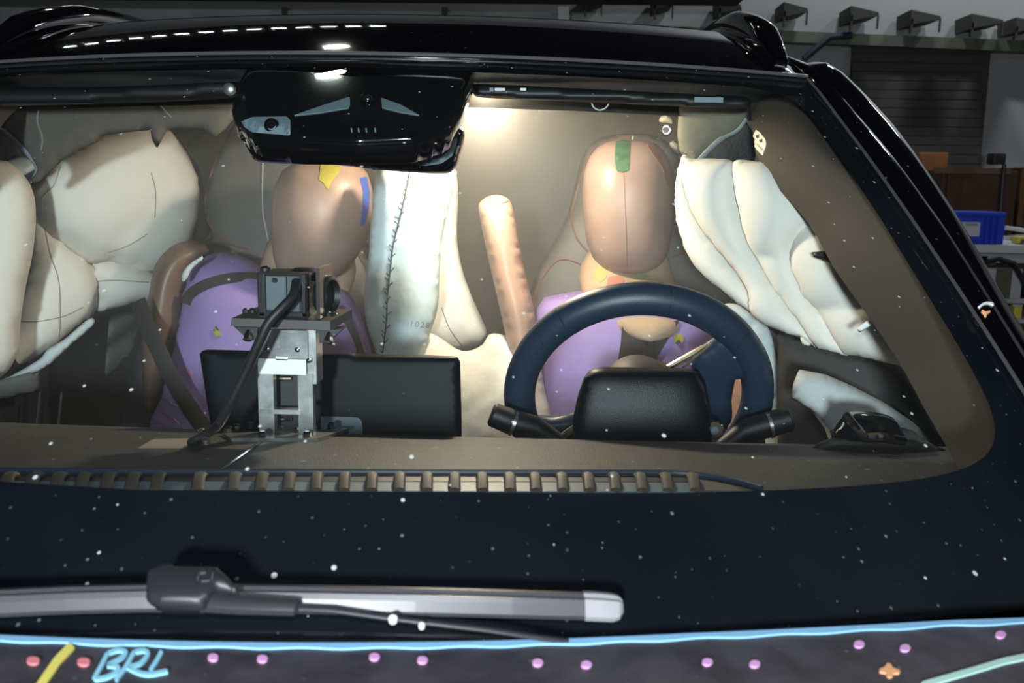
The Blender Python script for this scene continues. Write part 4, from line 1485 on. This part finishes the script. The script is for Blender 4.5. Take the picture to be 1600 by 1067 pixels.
for (poly, m_) in (([(930, 420), (938, 416), (946, 420), (949, 430), (944, 438), (937, 442), (930, 436), (927, 428)], mat('faded_yellow', (.46, .34, .12), .7)), ([(950, 434), (960, 431), (972, 432), (977, 438), (970, 446), (958, 449), (949, 444)], mat('faded_red', (.42, .17, .13), .7)), ([(985, 430), (996, 427), (1008, 428), (1012, 432), (1004, 436), (990, 436)], mat('faded_green', (.20, .25, .13), .7))):
    decal('paint_patch', poly, NT, m_, neck, step=5)
OT = bvh(torso)
decal('collar_opening', [(972, 508), (985, 514), (1010, 514), (1062, 500), (1050, 520), (1030, 552), (1020, 570), (1004, 584), (960, 584), (966, 560), (970, 535)], OT, BELT, torso, step=6, off=.004, label='dark collar opening')
decal('brown_strap', [(966, 562), (1000, 557), (1040, 566), (1060, 590), (950, 590)], OT, SKIN3, torso, step=6, off=.006)  # brown strip across the bottom of the collar opening
tg = decal('target_mark', circ(1060, 530, 8, 8), OT, YEL, torso, step=3, off=.002)
decal('target_mark', [(1060, 530), (1054, 536), (1058, 538), (1064, 537)], OT, INK, torso, step=2, off=.003)
inflate('arm', [(748, 330), (752, 314), (765, 306), (782, 305), (796, 313), (804, 335), (812, 380), (822, 430), (834, 480), (838, 520), (838, 600), (802, 600), (793, 540), (778, 470), (762, 400)], PY(790, 430, 1.78), (0, -1, .1), .048, .048, SKIN2, dd, step=6, label='raised tan half arm')
AT = bvh(bpy.data.objects['arm'])
seam_tube('arm_seam', [(762, 315), (775, 319), (790, 316), (797, 312)], AT, .0012, SKIN3, bpy.data.objects['arm'], step=4)
inflate('arm', [(1150, 590), (1165, 586), (1176, 610), (1172, 660), (1165, 710), (1135, 710), (1140, 650)], PY(1158, 650, 1.66), (0, -1, 0), .03, .03, SKIN2, dd, step=6)

dp = thing('crash_dummy', PY(430, 690, 1.9), 'passenger crash test dummy in a purple suit leaning behind the camera bracket', 'dummy')
pt = inflate('torso', [(296, 422), (318, 402), (345, 394), (372, 398), (400, 412), (430, 440), (480, 452), (530, 450), (556, 474), (570, 512), (580, 550), (592, 620), (592, 760), (215, 760), (230, 680), (246, 640), (262, 600), (272, 550), (282, 500), (290, 455)], PY(430, 560, 1.88), (0, -1, .12), .12, .10, SUIT, dp, step=9, power=.4)
PTT = bvh(pt)
ph_ = loft('head', [(246, 510, 6, .01), (249, 510, 30, .04), (256, 510, 50, .065), (270, 508, 64, .085), (295, 506, 73, .098), (325, 505, 76, .104), (350, 503, 75, .103), (378, 499, 70, .096), (400, 494, 63, .086), (418, 489, 54, .072), (430, 486, 42, .056), (437, 485, 26, .036), (440, 485, 6, .01)], 1.86, SKIN, dp, ex=2.35, n=48)
PHT = bvh(ph_)
decal('yellow_patch', [(502, 255), (532, 262), (528, 272), (518, 284), (512, 297), (505, 285), (498, 282)], PHT, YEL, ph_, step=4)
decal('blue_tape', [(562, 278), (572, 276), (577, 300), (576, 325), (570, 350), (562, 354), (566, 325), (567, 300)], PHT, BLU, ph_, step=4)
pn = inflate('neck', [(428, 368), (414, 390), (404, 425), (405, 470), (430, 490), (500, 500), (525, 488), (545, 460), (556, 425), (554, 395), (562, 365), (580, 335), (560, 330), (500, 340)], PY(480, 430, 1.93), (0, -1, 0), .05, .06, NECKM, dp, step=8, power=.4)
inflate('arm', [(238, 430), (248, 405), (270, 384), (295, 376), (318, 379), (330, 392), (318, 402), (296, 425), (288, 470), (282, 520), (268, 560), (240, 640), (225, 640), (222, 560), (228, 490)], PY(275, 470, 1.86), (.2, -1, 0), .055, .05, SKIN3, dp, step=7, label='brown half arm at the left side')
inflate('shoulder_patch', [(283, 436), (286, 424), (298, 410), (320, 398), (316, 406), (300, 420), (293, 434), (286, 441)], PY(300, 420, 1.78), (0, -1, 0), .006, .01, mat('grey_white_cloth', (.55, .6, .6)), dp, step=4, power=.4)
for (poly, m_) in (([(334, 515), (338, 510), (343, 518), (346, 525), (338, 526)], YEL), ([(334, 517), (338, 509), (343, 517), (338, 518)], INK), ([(293, 622), (299, 617), (304, 624), (298, 628)], YEL)):
    decal('target_mark', poly, PTT, m_, pt, step=2, off=.003)
PINKM = mat('faded_red_mark', (.40, .10, .25), .7)
GREENM = mat('faded_green_mark', (.18, .22, .26), .7)
for (pts, m_) in (([(250, 640), (262, 650), (275, 656)], PINKM), ([(240, 655), (255, 664), (262, 672)], PINKM), ([(292, 575), (298, 585), (288, 595)], PINKM),
                  ([(255, 622), (275, 635), (300, 645)], GREENM), ([(246, 632), (262, 646), (280, 664)], GREENM)):
    decal('marker_scrawl', ribbon(cat_rom(pts, 3, False), 3.5), PTT, m_, pt, step=3, off=.002)
# belts
def belt(name, label, path, tree, w, off):
    P = []
    for q in resample(cat_rom(path, closed=False), 8, False):
        h_ = hit(tree, *q)
        if h_[0] is not None:
            P.append(np.array(h_[0])+np.array([0, -off, 0]))
    return P


def web(name, label, P, w, nrm=(0, -1, .1)):
    o = MB().tube(P, w, 8, flat=(1, .12, nrm)).build(name, BELT)
    tag(o, label, 'seat belt')
    return o


seam_b = [q for q in belt('b', '', [(292, 474), (300, 458), (325, 443), (360, 434), (400, 432), (425, 436)], PTT, 9, .008)]
web('seat_belt', 'dark belt over the shoulder of the passenger dummy', seam_b, .010)
P = [PY(215, 470, 1.76), PY(228, 505, 1.74), PY(248, 548, 1.72), PY(268, 590, 1.71), PY(292, 630, 1.70), PY(320, 672, 1.68), PY(340, 710, 1.67)]
web('seat_belt', 'dark belt running down the left side of the passenger dummy', cat_rom(P, 4, False), .016)
P = belt('b', '', [(528, 480), (545, 505), (558, 535), (566, 562)], PTT, 9, .008)
if len(P) > 1:
    web('seat_belt', 'short dark belt between passenger dummy and center airbag', P, .010)

# ================================================================== camera rig on the dash
rig = thing('camera_bracket', dpt(440, 684), 'steel bracket holding a small test camera on the dash', 'camera bracket')
YR = 1.07
base = MB()
bp_ = [dpt(348, 682, .004), dpt(545, 674, .004), dpt(498, 690, .004), dpt(362, 690, .004)]
base.add([p for p in bp_]+[p-np.array([0, 0, .004]) for p in bp_], [(0, 1, 2, 3), (7, 6, 5, 4), (0, 4, 5, 1), (1, 5, 6, 2), (2, 6, 7, 3), (3, 7, 4, 0)])
base.build('base_plate', STEEL, rig, smooth=False)
for (x, y) in ((357, 680), (370, 676), (391, 673), (427, 669), (437, 679), (466, 681), (490, 679), (518, 674), (480, 688), (410, 688)):
    p = dpt(x, y, .004)
    b_ = MB().lathe(p, (0, 0, 1), [(0, .005), (.005, .005), (.007, .003)], 6).build('bolt', CHROME, rig)
col_ = MB()
for (a_, b_) in ((404, 428), (466, 489)):
    pbox(a_, 584, b_, 682, YR, .012, mb=col_)
col_.build('upright', STEEL, rig, smooth=False)
pbox(405, 516, 481, 560, YR, .012).build('upper_plate', mat('dark_steel', (.22, .22, .22), .4, metal=.7, var=.3, scale=50), rig, smooth=False)
pbox(479, 516, 494, 600, YR+.004, .03).build('side_plate', STEEL, rig, smooth=False)
pbox(424, 584, 468, 684, YR+.03, .006).build('back_plate', BLKP, rig, smooth=False)
pbox(404, 640, 470, 647, YR-.002, .012).build('cross_bar', STEEL, rig, smooth=False)
for y in (592, 655):
    MB().tube([PY(437, y, YR+.022), PY(455, y, YR+.022)], .0028, 8).build('spacer', CHROME, rig)
pbox(403, 561, 478, 585, YR-.003, .003).build('paper_label', WHITE, rig, smooth=False)
pbox(431, 557, 450, 563, YR-.003, .003).build('label_tab', WHITE, rig, smooth=False)
for (x, y) in ((418, 546), (465, 546), (483, 563)):
    MB().lathe(PY(x, y, YR-.001), (0, -1, 0), [(0, .003), (.002, .003), (.003, .001)], 10).build('screw', CHROME, rig)
plate = MB()
A = [PY(362, 497, YR-.02), PY(516, 502, YR-.02), PY(516, 516, YR-.02), PY(360, 509, YR-.02)]
plate.add(A+[p+np.array([.012, .06, .006]) for p in A], [(0, 1, 2, 3), (7, 6, 5, 4), (0, 4, 5, 1), (1, 5, 6, 2), (2, 6, 7, 3), (3, 7, 4, 0)])
plate.build('mount_plate', mat('brown_black_metal', (.06, .05, .048), .5), rig, smooth=False)
for (x, y) in ((387, 526), (513, 530)):
    gus = MB()
    s_ = 1 if x < 450 else -1
    A = [PY(x-22*s_, y-16, YR+.0), PY(x+16*s_, y-14, YR), PY(x+14*s_, y+6, YR), PY(x+2*s_, y+6, YR)]
    gus.add(A+[p+np.array([0, .03, 0]) for p in A], [(0, 1, 2, 3), (7, 6, 5, 4), (0, 4, 5, 1), (1, 5, 6, 2), (2, 6, 7, 3), (3, 7, 4, 0)])
    gus.build('gusset', BLKP, rig, smooth=False)
    b_ = MB().lathe(PY(x, y, YR-.004), (0, -.6, -.8), [(-.008, .003), (0, .0055), (.004, .0055), (.005, .003)], 6).build('bolt', CHROME, rig)
for (x, y) in ((384, 492), (394, 492), (512, 496), (523, 499)):
    MB().lathe(PY(x, y, YR+.01), (0, 0, 1), [(0, .004), (.006, .004), (.008, .002)], 8).build('bolt', RUBBER, rig)
cm = MB()
pbox(402, 427, 480, 497, YR-.01, .06, bev=.003, mb=cm)
cm = cm.build('camera_body', BLKP, rig, smooth=False)
pbox(416, 432, 447, 484, YR-.013, .005).build('rear_panel', mat('mid_slate', (.07, .095, .11), .5), cm, smooth=False)
pbox(449, 432, 468, 488, YR-.013, .005).build('rear_panel', mat('dark_slate', (.04, .055, .065), .5), cm, smooth=False)
for (x0, y0, x1, y1) in ((402, 427, 414, 497), (402, 426, 480, 431), (402, 487, 482, 496), (470, 427, 481, 497)):
    pbox(x0, y0, x1, y1, YR-.017, .008, bev=.0015).build('frame_bar', mat('dark_chrome', (.10, .10, .10), .2, metal=.8), cm, smooth=False)
pbox(494, 419, 500, 498, YR-.02, .06).build('side_cheek', mat('dark_chrome', (.1, .1, .1)), cm, smooth=False)
MB().tube([PY(479, 428, YR-.017), PY(479, 494, YR-.017)], .0016, 8).build('bright_edge', CHROME, cm)
MB().lathe(PY(508, 462, YR+.02), (1, -.25, 0), [(-.006, .020), (.002, .024), (.008, .024), (.010, .019), (.004, .016)], 24).build('lens_barrel', BLKP, cm)
MB().lathe(PY(476, 424, YR+.03), (0, 0, 1), [(-.01, .02), (0, .019), (.004, .012)], 20).build('top_knob', RUBBER, cm)
MB().lathe(PY(415, 421, YR+.02), (0, 0, 1), [(-.006, .007), (.002, .006), (.004, .003)], 12).build('top_screw', RUBBER, cm)
MB().lathe(PY(428, 438, YR-.018), (0, -1, 0), [(0, .003), (.002, .002)], 10).build('screw', CHROME, cm)
cp = [PY(463, 440, YR-.016), PY(458, 462, YR-.034), PY(440, 482, YR-.045), PY(420, 504, YR-.05), PY(405, 535, YR-.05), PY(385, 580, YR-.045), PY(360, 630, YR-.04), PY(340, 665, YR-.03), dpt(318, 693, .009), dpt(300, 700, .006)]
cable = MB().tube(cat_rom(cp, 5, False), .0054, 12).build('camera_cable', RUBBER)
tag(cable, 'thick black cable running down from the test camera to the dash', 'cable')
for (x, y) in ((316, 684), (322, 699)):
    MB().lathe(dpt(x, y, .004), (0, 0, 1), [(0, .005), (.005, .005), (.007, .002)], 10).build('brass_gland', GOLD, cable)
ptp = decal('tape_patch', [(216, 701), (240, 687), (300, 686), (312, 693), (285, 701)], DT, mat('tan_tape', (.36, .31, .25), .7), dash, step=5, off=.001, label='tan tape patch on the dash')

# powder haze left hanging in the cabin after the airbags fired
hm = bpy.data.materials.new('cabin_haze')
hm.use_nodes = True
hm.node_tree.nodes.clear()
_vs = hm.node_tree.nodes.new('ShaderNodeVolumeScatter')
_vs.inputs['Color'].default_value = (1, .97, .94, 1)
_vs.inputs['Density'].default_value = .42
_vs.inputs['Anisotropy'].default_value = .2
_vo = hm.node_tree.nodes.new('ShaderNodeOutputMaterial')
hm.node_tree.links.new(_vs.outputs[0], _vo.inputs['Volume'])
hz = MB().box((0, 2.35, 1.16), (1.40, 1.55, .72)).build('cabin_haze', hm, smooth=False)
tag(hz, 'thin powder haze hanging in the car cabin', 'haze', kind='stuff')
